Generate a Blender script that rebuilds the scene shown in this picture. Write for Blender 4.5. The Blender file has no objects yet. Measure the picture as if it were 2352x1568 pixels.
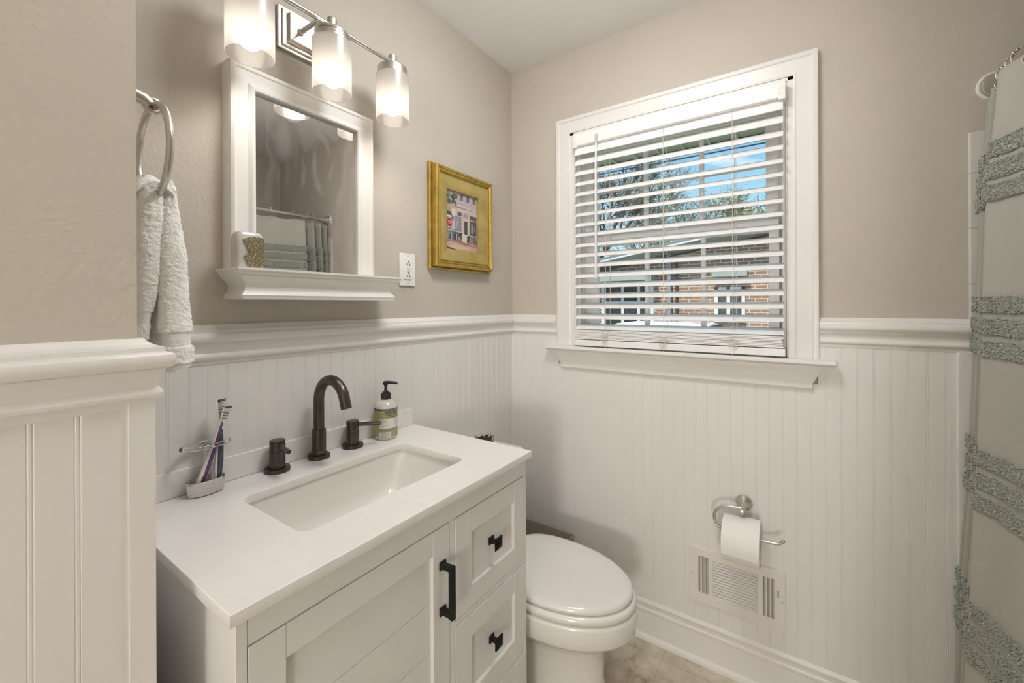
import bpy, bmesh, math, random
from mathutils import Vector, Matrix, noise
PI = math.pi
S = bpy.context.scene
C = S.collection

# ------------------------------------------------------------------ camera
cam_d = bpy.data.cameras.new('camera')
cam_d.sensor_width = 36.0
cam_d.lens = 963.25 / 2352 * 36.0
cam_d.shift_y = -(784 - 701.69) / 2352
cam_d.clip_start = 0.02
cam = bpy.data.objects.new('camera', cam_d)
C.objects.link(cam)
_ya, _ro = math.radians(34.4196), math.radians(-0.2274)
_f = Vector((math.cos(_ya), math.sin(_ya), 0))
_r = Vector((math.sin(_ya), -math.cos(_ya), 0))
_u = Vector((0, 0, 1))
_r2 = _r * math.cos(_ro) + _u * math.sin(_ro)
_u2 = -_r * math.sin(_ro) + _u * math.cos(_ro)
M = Matrix((_r2, _u2, -_f)).transposed().to_4x4()
M.translation = (-1.6766, -1.14695, 1.31662)
cam.matrix_world = M
S.camera = cam

# ------------------------------------------------------------------ view
S.view_settings.view_transform = 'Standard'
S.view_settings.look = 'None'
S.view_settings.gamma = 1.0
S.view_settings.exposure = 0.36
S.view_settings.use_curve_mapping = False
S.cycles.use_denoising = True
S.cycles.max_bounces = 14
S.cycles.diffuse_bounces = 6
S.cycles.transparent_max_bounces = 24
S.cycles.sample_clamp_indirect = 6.0
S.cycles.caustics_reflective = False
S.cycles.caustics_refractive = False

# ------------------------------------------------------------------ sky
W = bpy.data.worlds.new('sky')
S.world = W
W.use_nodes = True
nt = W.node_tree
nt.nodes.clear()
_o = nt.nodes.new('ShaderNodeOutputWorld')
_b = nt.nodes.new('ShaderNodeBackground')
_tc = nt.nodes.new('ShaderNodeTexCoord')
_sx = nt.nodes.new('ShaderNodeSeparateXYZ')
_rp = nt.nodes.new('ShaderNodeValToRGB')
_rp.color_ramp.elements[0].position = 0.0
_rp.color_ramp.elements[0].color = (0.62, 0.78, 0.86, 1)
_rp.color_ramp.elements[1].position = 0.75
_rp.color_ramp.elements[1].color = (0.13, 0.32, 0.58, 1)
_e = _rp.color_ramp.elements.new(0.16)
_e.color = (0.38, 0.61, 0.76, 1)
_e = _rp.color_ramp.elements.new(0.33)
_e.color = (0.19, 0.43, 0.66, 1)
_mp = nt.nodes.new('ShaderNodeMapping')
_mp.inputs['Scale'].default_value = (1.0, 1.0, 4.0)
_nz = nt.nodes.new('ShaderNodeTexNoise')
_nz.inputs['Scale'].default_value = 3.2
_nz.inputs['Detail'].default_value = 6
_cr = nt.nodes.new('ShaderNodeValToRGB')
_cr.color_ramp.elements[0].position = 0.56
_cr.color_ramp.elements[1].position = 0.74
_mx = nt.nodes.new('ShaderNodeMixRGB')
_mx.inputs[2].default_value = (0.9, 0.92, 0.95, 1)
L = nt.links.new
L(_tc.outputs['Generated'], _sx.inputs[0])
L(_sx.outputs['Z'], _rp.inputs[0])
L(_tc.outputs['Generated'], _mp.inputs[0])
L(_mp.outputs[0], _nz.inputs['Vector'])
L(_nz.outputs['Fac'], _cr.inputs[0])
L(_cr.outputs[0], _mx.inputs[0])
L(_rp.outputs[0], _mx.inputs[1])
L(_mx.outputs[0], _b.inputs[0])
_b.inputs[1].default_value = 1.2
L(_b.outputs[0], _o.inputs[0])

# ------------------------------------------------------------------ sun
sun_d = bpy.data.lights.new('sun', 'SUN')
sun_d.energy = 4.8
sun_d.angle = 0.009
sun_d.color = (1.0, 0.95, 0.87)
sun = bpy.data.objects.new('sun', sun_d)
C.objects.link(sun)
sun.location = (-6, 1, 12)
sun.rotation_euler = Vector((0.55, -0.13, -0.78)).to_track_quat('-Z', 'Y').to_euler()

# strengths of the lamps built below; ceiling and globe are added fill
BULB_GLOW = 3.6
SHADE_GLOW = 0.12
SPOT_W = 0.30
CEIL_FILL = 25.0
GLOBE_FILL = 44.0

# ------------------------------------------------------------------ materials
def nodes(name):
    m = bpy.data.materials.new(name)
    m.use_nodes = True
    return m, m.node_tree, m.node_tree.nodes['Principled BSDF']

def mat(name, col, rough=0.5, metal=0.0, nscale=0.0, ncol=0.0, bump=0.0, bscale=None, spec=0.5, coat=0.0, stretch=None, detail=4):
    """principled with procedural colour variation and fine bump"""
    m, t, p = nodes(name)
    p.inputs['Base Color'].default_value = (*col, 1)
    p.inputs['Roughness'].default_value = rough
    p.inputs['Metallic'].default_value = metal
    p.inputs['Specular IOR Level'].default_value = spec
    if coat:
        p.inputs['Coat Weight'].default_value = coat
        p.inputs['Coat Roughness'].default_value = 0.08
    tc = t.nodes.new('ShaderNodeTexCoord')
    mp = t.nodes.new('ShaderNodeMapping')
    if stretch:
        mp.inputs['Scale'].default_value = stretch
    t.links.new(tc.outputs['Object'], mp.inputs[0])
    if nscale:
        n = t.nodes.new('ShaderNodeTexNoise')
        n.inputs['Scale'].default_value = nscale
        n.inputs['Detail'].default_value = detail
        t.links.new(mp.outputs[0], n.inputs['Vector'])
        r = t.nodes.new('ShaderNodeValToRGB')
        r.color_ramp.elements[0].position = 0.3
        r.color_ramp.elements[1].position = 0.7
        r.color_ramp.elements[0].color = (*[max(0, c * (1 - ncol)) for c in col], 1)
        r.color_ramp.elements[1].color = (*[min(1, c * (1 + ncol)) for c in col], 1)
        t.links.new(n.outputs['Fac'], r.inputs[0])
        t.links.new(r.outputs[0], p.inputs['Base Color'])
    if bump:
        n2 = t.nodes.new('ShaderNodeTexNoise')
        n2.inputs['Scale'].default_value = bscale or 80
        n2.inputs['Detail'].default_value = 3
        t.links.new(mp.outputs[0], n2.inputs['Vector'])
        b = t.nodes.new('ShaderNodeBump')
        b.inputs['Strength'].default_value = bump
        b.inputs['Distance'].default_value = 0.002
        t.links.new(n2.outputs['Fac'], b.inputs['Height'])
        t.links.new(b.outputs[0], p.inputs['Normal'])
    return m

def brick_mat(name, c1, c2, mortar, w, h, gap, axes, rough=0.6, bump=0.4, offset=0.5, bias=0.0):
    m, t, p = nodes(name)
    tc = t.nodes.new('ShaderNodeTexCoord')
    sp = t.nodes.new('ShaderNodeSeparateXYZ')
    cb = t.nodes.new('ShaderNodeCombineXYZ')
    t.links.new(tc.outputs['Object'], sp.inputs[0])
    t.links.new(sp.outputs[axes[0]], cb.inputs[0])
    t.links.new(sp.outputs[axes[1]], cb.inputs[1])
    b = t.nodes.new('ShaderNodeTexBrick')
    b.offset = offset
    b.inputs['Color1'].default_value = (*c1, 1)
    b.inputs['Color2'].default_value = (*c2, 1)
    b.inputs['Mortar'].default_value = (*mortar, 1)
    b.inputs['Scale'].default_value = 1
    b.inputs['Mortar Size'].default_value = gap
    b.inputs['Mortar Smooth'].default_value = 0.1
    b.inputs['Bias'].default_value = bias
    b.inputs['Brick Width'].default_value = w
    b.inputs['Row Height'].default_value = h
    t.links.new(cb.outputs[0], b.inputs['Vector'])
    n = t.nodes.new('ShaderNodeTexNoise')
    n.inputs['Scale'].default_value = 9
    t.links.new(tc.outputs['Object'], n.inputs['Vector'])
    mx = t.nodes.new('ShaderNodeMixRGB')
    mx.blend_type = 'MULTIPLY'
    mx.inputs[0].default_value = 0.35 if bump > 0.35 else 0.08
    t.links.new(b.outputs['Color'], mx.inputs[1])
    t.links.new(n.outputs['Fac'], mx.inputs[2])
    t.links.new(mx.outputs[0], p.inputs['Base Color'])
    p.inputs['Roughness'].default_value = rough
    bp = t.nodes.new('ShaderNodeBump')
    bp.invert = True
    bp.inputs['Strength'].default_value = bump
    bp.inputs['Distance'].default_value = 0.003
    t.links.new(b.outputs['Fac'], bp.inputs['Height'])
    t.links.new(bp.outputs[0], p.inputs['Normal'])
    return m

def glass_mat(name, tint=(0.96, 0.985, 0.98), refl=0.06, spots=False):
    m, t, p = nodes(name)
    t.nodes.remove(p)
    out = t.nodes['Material Output']
    tr = t.nodes.new('ShaderNodeBsdfTransparent')
    tr.inputs[0].default_value = (*tint, 1)
    gl = t.nodes.new('ShaderNodeBsdfGlossy')
    gl.inputs['Roughness'].default_value = 0.01
    mx = t.nodes.new('ShaderNodeMixShader')
    n = t.nodes.new('ShaderNodeTexNoise')
    n.inputs['Scale'].default_value = 12
    r = t.nodes.new('ShaderNodeMapRange')
    r.inputs['To Min'].default_value = refl * 0.8
    r.inputs['To Max'].default_value = refl * 1.2
    t.links.new(n.outputs['Fac'], r.inputs['Value'])
    t.links.new(r.outputs[0], mx.inputs[0])
    t.links.new(tr.outputs[0], mx.inputs[1])
    t.links.new(gl.outputs[0], mx.inputs[2])
    t.links.new(mx.outputs[0], out.inputs[0])
    return m

def clear_mat(name, tint=(0.95, 0.95, 0.95), rough=0.03):
    m, t, p = nodes(name)
    p.inputs['Base Color'].default_value = (*tint, 1)
    p.inputs['Transmission Weight'].default_value = 1.0
    p.inputs['Roughness'].default_value = rough
    p.inputs['IOR'].default_value = 1.42
    n = t.nodes.new('ShaderNodeTexNoise')
    n.inputs['Scale'].default_value = 60
    b = t.nodes.new('ShaderNodeBump')
    b.inputs['Strength'].default_value = 0.03
    t.links.new(n.outputs['Fac'], b.inputs['Height'])
    t.links.new(b.outputs[0], p.inputs['Normal'])
    return m

def attr_mat(name, rough=0.6):
    m, t, p = nodes(name)
    a = t.nodes.new('ShaderNodeAttribute')
    a.attribute_name = 'col'
    n = t.nodes.new('ShaderNodeTexNoise')
    n.inputs['Scale'].default_value = 34
    n.inputs['Detail'].default_value = 8
    n.inputs['Roughness'].default_value = 0.75
    n.inputs['Distortion'].default_value = 1.6
    mx = t.nodes.new('ShaderNodeMixRGB')
    mx.blend_type = 'OVERLAY'
    mx.inputs[0].default_value = 0.75
    t.links.new(a.outputs['Color'], mx.inputs[1])
    t.links.new(n.outputs['Fac'], mx.inputs[2])
    t.links.new(mx.outputs[0], p.inputs['Base Color'])
    p.inputs['Roughness'].default_value = rough
    return m

PAINT = mat('greige wall paint', (0.530, 0.486, 0.425), 0.75, nscale=2.5, ncol=0.02, bump=0.75, bscale=110, spec=0.25)
CEIL = mat('ceiling paint', (0.86, 0.86, 0.855), 0.85, nscale=3, ncol=0.01, bump=0.06, bscale=120, spec=0.2)
TRIM = mat('white trim paint', (0.76, 0.74, 0.715), 0.32, nscale=4, ncol=0.015, bump=0.05, bscale=60, spec=0.45)
BEAD = mat('white beadboard paint', (0.75, 0.73, 0.705), 0.42, nscale=4, ncol=0.015, bump=0.06, bscale=90, spec=0.4)
FRAMEW = mat('white satin frame paint', (0.78, 0.76, 0.73), 0.3, nscale=5, ncol=0.01, bump=0.02, bscale=60)
CAB = mat('white cabinet lacquer', (0.75, 0.74, 0.72), 0.38, nscale=5, ncol=0.012, bump=0.03, bscale=70)
CAVITY = mat('cabinet inside shadow board', (0.35, 0.33, 0.31), 0.8, nscale=6, ncol=0.05)
QUARTZ = mat('white quartz top', (0.80, 0.78, 0.755), 0.28, nscale=30, ncol=0.015, coat=0.15)
PORC = mat('white glazed porcelain', (0.79, 0.775, 0.74), 0.10, nscale=4, ncol=0.01, coat=0.5)
SINKM = mat('sink ceramic', (0.78, 0.755, 0.715), 0.14, nscale=4, ncol=0.01, coat=0.4)
NICKEL = mat('brushed nickel', (0.60, 0.565, 0.52), 0.30, 1.0, nscale=120, ncol=0.10, stretch=(1, 1, 14))
STEEL = mat('satin steel', (0.66, 0.63, 0.60), 0.24, 1.0, nscale=90, ncol=0.08, stretch=(1, 1, 10))
BRONZE = mat('oil rubbed bronze', (0.095, 0.081, 0.072), 0.30, 0.85, nscale=420, ncol=0.22, bump=0.05, bscale=400)
BLACKM = mat('matte black metal', (0.012, 0.012, 0.013), 0.38, 0.6, nscale=60, ncol=0.2)
BLACKP = mat('black plastic', (0.018, 0.017, 0.016), 0.35, nscale=60, ncol=0.2)
WHITEP = mat('white plastic', (0.80, 0.79, 0.77), 0.3, nscale=30, ncol=0.01)
SLATM = mat('white faux wood slat', (0.86, 0.855, 0.85), 0.35, nscale=20, ncol=0.012)
CORDM = mat('off white cord', (0.70, 0.66, 0.59), 0.8, nscale=200, ncol=0.1)
VINYLW = mat('white vinyl sash', (0.90, 0.90, 0.90), 0.35, nscale=20, ncol=0.01)
GOLD = mat('antique gold leaf', (0.50, 0.345, 0.085), 0.36, 0.80, nscale=28, ncol=0.16, bump=0.12, bscale=70)
GOLD2 = mat('pale gold leaf', (0.52, 0.395, 0.135), 0.48, 0.55, nscale=16, ncol=0.14, bump=0.12, bscale=60)
TERRY = mat('white terry', (0.87, 0.85, 0.81), 0.95, nscale=120, ncol=0.05, bump=0.9, bscale=420, spec=0.1)
PAPER = mat('white tissue paper', (0.84, 0.82, 0.79), 0.9, nscale=60, ncol=0.015, bump=0.35, bscale=260, spec=0.1)
CARD = mat('grey card tube', (0.45, 0.40, 0.34), 0.9, nscale=60, ncol=0.05)
CLOTH = mat('sage curtain cotton', (0.415, 0.41, 0.36), 0.9, nscale=300, ncol=0.05, bump=0.35, bscale=700, spec=0.1)
CHEN = mat('sage chenille', (0.375, 0.385, 0.34), 0.95, nscale=170, ncol=0.22, bump=1.0, bscale=260, spec=0.05)
LINER = mat('white liner', (0.80, 0.78, 0.74), 0.6, nscale=60, ncol=0.01)
VENTM = mat('white enamel vent', (0.74, 0.71, 0.68), 0.35, nscale=20, ncol=0.01)
DARK = mat('grey duct', (0.30, 0.285, 0.265), 0.8, nscale=20, ncol=0.1)
BINM = mat('olive grey bin', (0.33, 0.30, 0.235), 0.6, nscale=40, ncol=0.1)
SLOT = mat('outlet slot black', (0.02, 0.02, 0.02), 0.6, nscale=20, ncol=0.1)
GREYP = mat('pale grey plastic', (0.55, 0.55, 0.53), 0.4, nscale=20, ncol=0.03)
GLASSP = glass_mat('window pane glass')
ACRYL = clear_mat('clear acrylic', (0.93, 0.92, 0.91), 0.06)
ACRYL.node_tree.nodes['Principled BSDF'].inputs['IOR'].default_value = 1.6
JARG = clear_mat('jar glass', (0.93, 0.94, 0.92))
TILE = brick_mat('white wall tile', (0.70, 0.67, 0.63), (0.68, 0.65, 0.61), (0.50, 0.46, 0.41), 0.1524, 0.1524, 0.0016, ('Y', 'Z'), 0.12, 0.25, 0.0)
TILEB = brick_mat('white tub tile', (0.70, 0.67, 0.63), (0.68, 0.65, 0.61), (0.50, 0.46, 0.41), 0.1524, 0.1524, 0.0016, ('X', 'Z'), 0.12, 0.25, 0.0)

# floor: mottled stone-look vinyl with faint tile joints
FLOORM, _t, _p = nodes('beige stone vinyl')
_tc = _t.nodes.new('ShaderNodeTexCoord')
_n1 = _t.nodes.new('ShaderNodeTexNoise'); _n1.inputs['Scale'].default_value = 12; _n1.inputs['Detail'].default_value = 8; _n1.inputs['Roughness'].default_value = 0.65
_r1 = _t.nodes.new('ShaderNodeValToRGB')
_r1.color_ramp.elements[0].position = 0.30; _r1.color_ramp.elements[0].color = (0.27, 0.225, 0.16, 1)
_r1.color_ramp.elements[1].position = 0.62; _r1.color_ramp.elements[1].color = (0.70, 0.64, 0.53, 1)
_e = _r1.color_ramp.elements.new(0.44); _e.color = (0.54, 0.475, 0.375, 1)
_b1 = _t.nodes.new('ShaderNodeTexBrick'); _b1.offset = 0.0
for k, v in (('Scale', 1), ('Mortar Size', 0.0012), ('Brick Width', 0.305), ('Row Height', 0.305)):
    _b1.inputs[k].default_value = v
_b1.inputs['Color1'].default_value = (1, 1, 1, 1); _b1.inputs['Color2'].default_value = (0.9, 0.9, 0.88, 1); _b1.inputs['Mortar'].default_value = (0.72, 0.68, 0.62, 1)
_mm = _t.nodes.new('ShaderNodeMixRGB'); _mm.blend_type = 'MULTIPLY'; _mm.inputs[0].default_value = 1
_mpf = _t.nodes.new('ShaderNodeMapping'); _mpf.inputs['Location'].default_value = (0.08, 0.11, 0)
_t.links.new(_tc.outputs['Object'], _mpf.inputs[0]); _t.links.new(_mpf.outputs[0], _b1.inputs['Vector'])
_t.links.new(_tc.outputs['Object'], _n1.inputs['Vector']); _t.links.new(_n1.outputs['Fac'], _r1.inputs[0])
_t.links.new(_r1.outputs[0], _mm.inputs[1]); _t.links.new(_b1.outputs['Color'], _mm.inputs[2]); _t.links.new(_mm.outputs[0], _p.inputs['Base Color'])
_p.inputs['Roughness'].default_value = 0.4

# mirror: silvered glass with wiped smears
MIRROR, _t, _p = nodes('mirror glass')
_p.inputs['Base Color'].default_value = (0.78, 0.77, 0.76, 1); _p.inputs['Metallic'].default_value = 1; _p.inputs['Roughness'].default_value = 0.02
_out = _t.nodes['Material Output']
_df = _t.nodes.new('ShaderNodeBsdfDiffuse'); _df.inputs[0].default_value = (0.8, 0.78, 0.75, 1)
_ms = _t.nodes.new('ShaderNodeMixShader')
_tc = _t.nodes.new('ShaderNodeTexCoord'); _mpm = _t.nodes.new('ShaderNodeMapping'); _mpm.inputs['Scale'].default_value = (10, 1, 3); _mpm.inputs['Rotation'].default_value = (0, 0.5, 0)
_nm = _t.nodes.new('ShaderNodeTexNoise'); _nm.inputs['Scale'].default_value = 2.2; _nm.inputs['Detail'].default_value = 5; _nm.inputs['Distortion'].default_value = 1.3
_rm = _t.nodes.new('ShaderNodeMapRange'); _rm.inputs['From Min'].default_value = 0.48; _rm.inputs['From Max'].default_value = 0.8; _rm.inputs['To Min'].default_value = 0.02; _rm.inputs['To Max'].default_value = 0.13
_t.links.new(_tc.outputs['Object'], _mpm.inputs[0]); _t.links.new(_mpm.outputs[0], _nm.inputs['Vector']); _t.links.new(_nm.outputs['Fac'], _rm.inputs['Value'])
_t.links.new(_rm.outputs[0], _ms.inputs[0]); _t.links.new(_p.outputs[0], _ms.inputs[1]); _t.links.new(_df.outputs[0], _ms.inputs[2]); _t.links.new(_ms.outputs[0], _out.inputs[0])

# frosted lamp shade (lit glass), bulb, added fill dome
SHADE, _t, _p = nodes('frosted lamp glass')
_out = _t.nodes['Material Output']
_tl = _t.nodes.new('ShaderNodeBsdfTranslucent'); _tl.inputs[0].default_value = (0.74, 0.71, 0.67, 1)
_df = _t.nodes.new('ShaderNodeBsdfDiffuse'); _df.inputs[0].default_value = (0.62, 0.60, 0.57, 1)
_gl = _t.nodes.new('ShaderNodeBsdfGlossy'); _gl.inputs['Roughness'].default_value = 0.3
_em = _t.nodes.new('ShaderNodeEmission'); _em.inputs[0].default_value = (1.0, 0.90, 0.78, 1); _em.inputs[1].default_value = SHADE_GLOW
_m1 = _t.nodes.new('ShaderNodeMixShader'); _m1.inputs[0].default_value = 0.15
_m2 = _t.nodes.new('ShaderNodeMixShader'); _m2.inputs[0].default_value = 0.05
_ad = _t.nodes.new('ShaderNodeAddShader')
_nn = _t.nodes.new('ShaderNodeTexNoise'); _nn.inputs['Scale'].default_value = 40
_t.links.new(_tl.outputs[0], _m1.inputs[1]); _t.links.new(_df.outputs[0], _m1.inputs[2])
_rf = _t.nodes.new('ShaderNodeBsdfRefraction'); _rf.inputs['Roughness'].default_value = 0.34; _rf.inputs['IOR'].default_value = 1.35
_m3 = _t.nodes.new('ShaderNodeMixShader'); _m3.inputs[0].default_value = 0.22
_t.links.new(_m1.outputs[0], _m3.inputs[1]); _t.links.new(_rf.outputs[0], _m3.inputs[2])
_t.links.new(_m3.outputs[0], _m2.inputs[1]); _t.links.new(_gl.outputs[0], _m2.inputs[2])
_t.links.new(_m2.outputs[0], _ad.inputs[0]); _t.links.new(_em.outputs[0], _ad.inputs[1]); _t.links.new(_ad.outputs[0], _out.inputs[0])

INNERG = glass_mat('clear inner glass', (0.99, 0.985, 0.975), 0.03)
def emit_mat(name, col, k):
    m, t, p = nodes(name)
    p.inputs['Base Color'].default_value = (*col, 1)
    p.inputs['Emission Color'].default_value = (*col, 1)
    p.inputs['Emission Strength'].default_value = k
    return m
BULBM = emit_mat('lit bulb', (1.0, 0.93, 0.82), BULB_GLOW)
DOMEM = emit_mat('fill dome glow', (1.0, 1.0, 1.0), CEIL_FILL)
GLOBEM = emit_mat('fill globe glow', (1.0, 1.0, 1.0), GLOBE_FILL)

# ------------------------------------------------------------------ mesh builder
class MB:
    def __init__(s):
        s.v = []; s.f = []; s.mi = []; s.col = []
    def add(s, vs, fs, m=0, T=None, col=None):
        b = len(s.v)
        for v in vs:
            v = Vector(v)
            s.v.append(T @ v if T else v)
        for f in fs:
            s.f.append([b + i for i in f]); s.mi.append(m); s.col.append(col)
        return s
    def box(s, x0, x1, y0, y1, z0, z1, m=0, T=None, col=None):
        vs = [(x, y, z) for x in (x0, x1) for y in (y0, y1) for z in (z0, z1)]
        fs = [(0, 1, 3, 2), (4, 6, 7, 5), (0, 4, 5, 1), (2, 3, 7, 6), (0, 2, 6, 4), (1, 5, 7, 3)]
        return s.add(vs, fs, m, T, col)
    def loft(s, rings, m=0, T=None, cap0=True, cap1=True, closed=True, col=None):
        n = len(rings[0]); vs = [p for r in rings for p in r]; fs = []
        for i in range(len(rings) - 1):
            for j in range(n if closed else n - 1):
                k = (j + 1) % n
                fs.append((i * n + j, i * n + k, (i + 1) * n + k, (i + 1) * n + j))
        if cap0: fs.append(tuple(range(n))[::-1])
        if cap1: fs.append(tuple((len(rings) - 1) * n + j for j in range(n)))
        return s.add(vs, fs, m, T, col)
    def lathe(s, prof, c=(0, 0, 0), T=None, seg=32, m=0, cap0=True, cap1=True):
        T2 = Matrix.Translation(c) @ (T or Matrix())
        rings = [[(r * math.cos(2 * PI * j / seg), r * math.sin(2 * PI * j / seg), z) for j in range(seg)] for r, z in prof]
        return s.loft(rings, m, T2, cap0, cap1)
    def tube(s, pts, r, seg=12, m=0, cap=True, closed=False):
        pts = [Vector(p) for p in pts]; n = len(pts); rings = []
        rr = r if isinstance(r, (list, tuple)) else [r] * n
        nrm = None
        for i, p in enumerate(pts):
            if closed:
                t = pts[(i + 1) % n] - pts[i - 1]
            else:
                t = pts[min(i + 1, n - 1)] - pts[max(i - 1, 0)]
            t.normalize()
            if nrm is None:
                a = Vector((0, 0, 1)) if abs(t.z) < 0.9 else Vector((1, 0, 0))
                nrm = t.cross(a).normalized()
            else:
                nrm = (nrm - t * nrm.dot(t)).normalized()
            b = t.cross(nrm)
            rings.append([p + nrm * rr[i] * math.cos(2 * PI * j / seg) + b * rr[i] * math.sin(2 * PI * j / seg) for j in range(seg)])
        if closed:
            rings.append(rings[0])
        return s.loft(rings, m, None, cap and not closed, cap and not closed)
    def ball(s, c, r, seg=16, m=0, T=None):
        rx, ry, rz = (r, r, r) if not isinstance(r, (tuple, list)) else r
        n = seg // 2
        prof = [(math.sin(PI * i / n), -math.cos(PI * i / n)) for i in range(n + 1)]
        prof[0] = (0.001, -1); prof[-1] = (0.001, 1)
        T2 = Matrix.Translation(c) @ (T or Matrix()) @ Matrix.Diagonal((rx, ry, rz, 1))
        rings = [[(a * math.cos(2 * PI * j / seg), a * math.sin(2 * PI * j / seg), z) for j in range(seg)] for a, z in prof]
        return s.loft(rings, m, T2)
    def sweep(s, prof, path, m=0, cap=True):
        """prof: [(d, z)] ; path: list of (x, y, nx, ny) corner points, d is measured along (nx, ny)"""
        rings = [[(x + nx * d, y + ny * d, z) for d, z in prof] for x, y, nx, ny in path]
        return s.loft(rings, m, None, cap, cap)
    def build(s, name, mats, parent=None, bevel=0.0, angle=35, seg=2, sub=0):
        me = bpy.data.meshes.new(name)
        me.from_pydata([tuple(v) for v in s.v], [], s.f)
        if not isinstance(mats, (list, tuple)): mats = [mats]
        for m in mats: me.materials.append(m)
        for p, i in zip(me.polygons, s.mi):
            p.material_index = i; p.use_smooth = True
        if any(c is not None for c in s.col):
            a = me.color_attributes.new('col', 'FLOAT_COLOR', 'CORNER')
            for p in me.polygons:
                c = s.col[p.index] or (1, 1, 1)
                for li in p.loop_indices: a.data[li].color = (*c, 1)
        bm = bmesh.new(); bm.from_mesh(me)
        bmesh.ops.recalc_face_normals(bm, faces=bm.faces)
        bm.to_mesh(me); bm.free()
        me.set_sharp_from_angle(angle=math.radians(angle))
        o = bpy.data.objects.new(name, me)
        C.objects.link(o)
        if bevel:
            b = o.modifiers.new('bevel', 'BEVEL'); b.width = bevel; b.segments = seg
            b.limit_method = 'ANGLE'; b.angle_limit = math.radians(40); b.harden_normals = True
        if sub:
            q = o.modifiers.new('sub', 'SUBSURF'); q.levels = sub; q.render_levels = sub
        if parent is not None:
            o.parent = parent
            if parent.type == 'EMPTY':
                o.matrix_parent_inverse = Matrix.Translation(-parent.location)
        return o

def tag(o, label=None, cat=None, group=None, kind=None):
    if label: o['label'] = label
    if cat: o['category'] = cat
    if group: o['group'] = group
    if kind: o['kind'] = kind
    return o

def thing(name, loc, label, cat, group=None, kind=None):
    o = bpy.data.objects.new(name, None)
    o.empty_display_size = 0.05
    o.location = loc
    C.objects.link(o)
    return tag(o, label, cat, group, kind)

def poly(name2d, outer, holes, thick, bev=0.0, res=1):
    """extruded 2-D outline with holes -> (verts, faces) in xy, centred on z=0"""
    cu = bpy.data.curves.new(name2d, 'CURVE'); cu.dimensions = '2D'; cu.fill_mode = 'BOTH'
    cu.extrude = max(thick / 2 - bev, 0); cu.bevel_depth = bev; cu.bevel_resolution = res
    if bev: cu.offset = -bev
    for loop in [outer] + list(holes):
        sp = cu.splines.new('POLY'); sp.points.add(len(loop) - 1)
        for p, q in zip(sp.points, loop): p.co = (q[0], q[1], 0, 1)
        sp.use_cyclic_u = True
    return curve_geo(cu)

def curve_geo(cu):
    o = bpy.data.objects.new('tmp', cu); C.objects.link(o)
    dg = bpy.context.evaluated_depsgraph_get(); dg.update()
    me = bpy.data.meshes.new_from_object(o.evaluated_get(dg))
    vs = [v.co.copy() for v in me.vertices]; fs = [tuple(p.vertices) for p in me.polygons]
    bpy.data.objects.remove(o); bpy.data.meshes.remove(me)
    return vs, fs

def text_geo(txt, size, thick=0.0002, align='CENTER', bold=0.0, xs=1.0):
    cu = bpy.data.curves.new('t', 'FONT'); cu.body = txt; cu.size = size; cu.extrude = thick
    cu.align_x = align; cu.align_y = 'CENTER'; cu.offset = bold; cu.resolution_u = 3
    vs, fs = curve_geo(cu)
    return [Vector((v.x * xs, v.y, v.z)) for v in vs], fs

def rrect(x0, x1, y0, y1, r, n=6):
    pts = []
    for cx, cy, a in ((x1 - r, y1 - r, 0), (x0 + r, y1 - r, 90), (x0 + r, y0 + r, 180), (x1 - r, y0 + r, 270)):
        for i in range(n + 1):
            t = math.radians(a + 90 * i / n)
            pts.append((cx + r * math.cos(t), cy + r * math.sin(t)))
    return pts

def rect(x0, x1, y0, y1):
    return [(x0, y0), (x1, y0), (x1, y1), (x0, y1)]

# plane maps: local (a, b, n) -> world
def onX(x):   # plane x = const facing -x : a -> -y, b -> z, n -> -x
    return Matrix(((0, 0, -1, x), (-1, 0, 0, 0), (0, 1, 0, 0), (0, 0, 0, 1)))
def onY(y):   # plane y = const facing -y : a -> x, b -> z, n -> -y
    return Matrix(((1, 0, 0, 0), (0, 0, -1, y), (0, 1, 0, 0), (0, 0, 0, 1)))

def catmull(pts, n):
    P = [Vector(p) for p in pts]; out = []
    for i in range(len(P) - 1):
        p0 = P[max(i - 1, 0)]; p1 = P[i]; p2 = P[i + 1]; p3 = P[min(i + 2, len(P) - 1)]
        for k in range(n):
            t = k / n
            out.append(0.5 * ((2 * p1) + (p2 - p0) * t + (2 * p0 - 5 * p1 + 4 * p2 - p3) * t * t + (3 * p1 - p0 - 3 * p2 + p3) * t ** 3))
    out.append(P[-1]); return out

# ================================================================== ROOM SHELL
def struct(name, mb, m, label, cat, **k):
    o = mb.build(name, m, **k)
    return tag(o, label, cat, kind='structure')

H = 2.44
WY0, WY1, WZ0, WZ1 = -1.116, -0.338, 1.141, 2.058     # window opening
struct('floor', MB().box(-5.4, 0.14, -2.4, 0.14, -0.1, 0.0), FLOORM, 'beige stone-look vinyl floor beside the toilet', 'floor')
struct('ceiling', MB().box(-5.4, 0.14, -2.4, 0.14, H, H + 0.1), CEIL, 'flat white ceiling above the bathroom', 'ceiling')
struct('wall_back', MB().box(-1.494, 0.14, 0, 0.14, 0, H), PAINT, 'greige painted wall behind the vanity and mirror', 'wall')
w = MB()
w.box(0, 0.14, -2.4, WY0 - .012, 0, H).box(0, 0.14, WY1 + .012, 0.0, 0, H)
w.box(0, 0.14, WY0 - .012, WY1 + .012, 0, WZ0 - 0.02).box(0, 0.14, WY0 - .012, WY1 + .012, WZ1 + .012, H)
struct('wall_right', w, PAINT, 'greige painted wall around the window', 'wall')
struct('wall_left', MB().box(-5.4, -1.494, -0.402, 0.14, 0, H), PAINT, 'greige wall end in the near left foreground', 'wall')
struct('wall_front', MB().box(-5.4, 0.0, -2.4, -2.25, 0, H), PAINT, 'greige wall behind the bathtub', 'wall')
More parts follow.
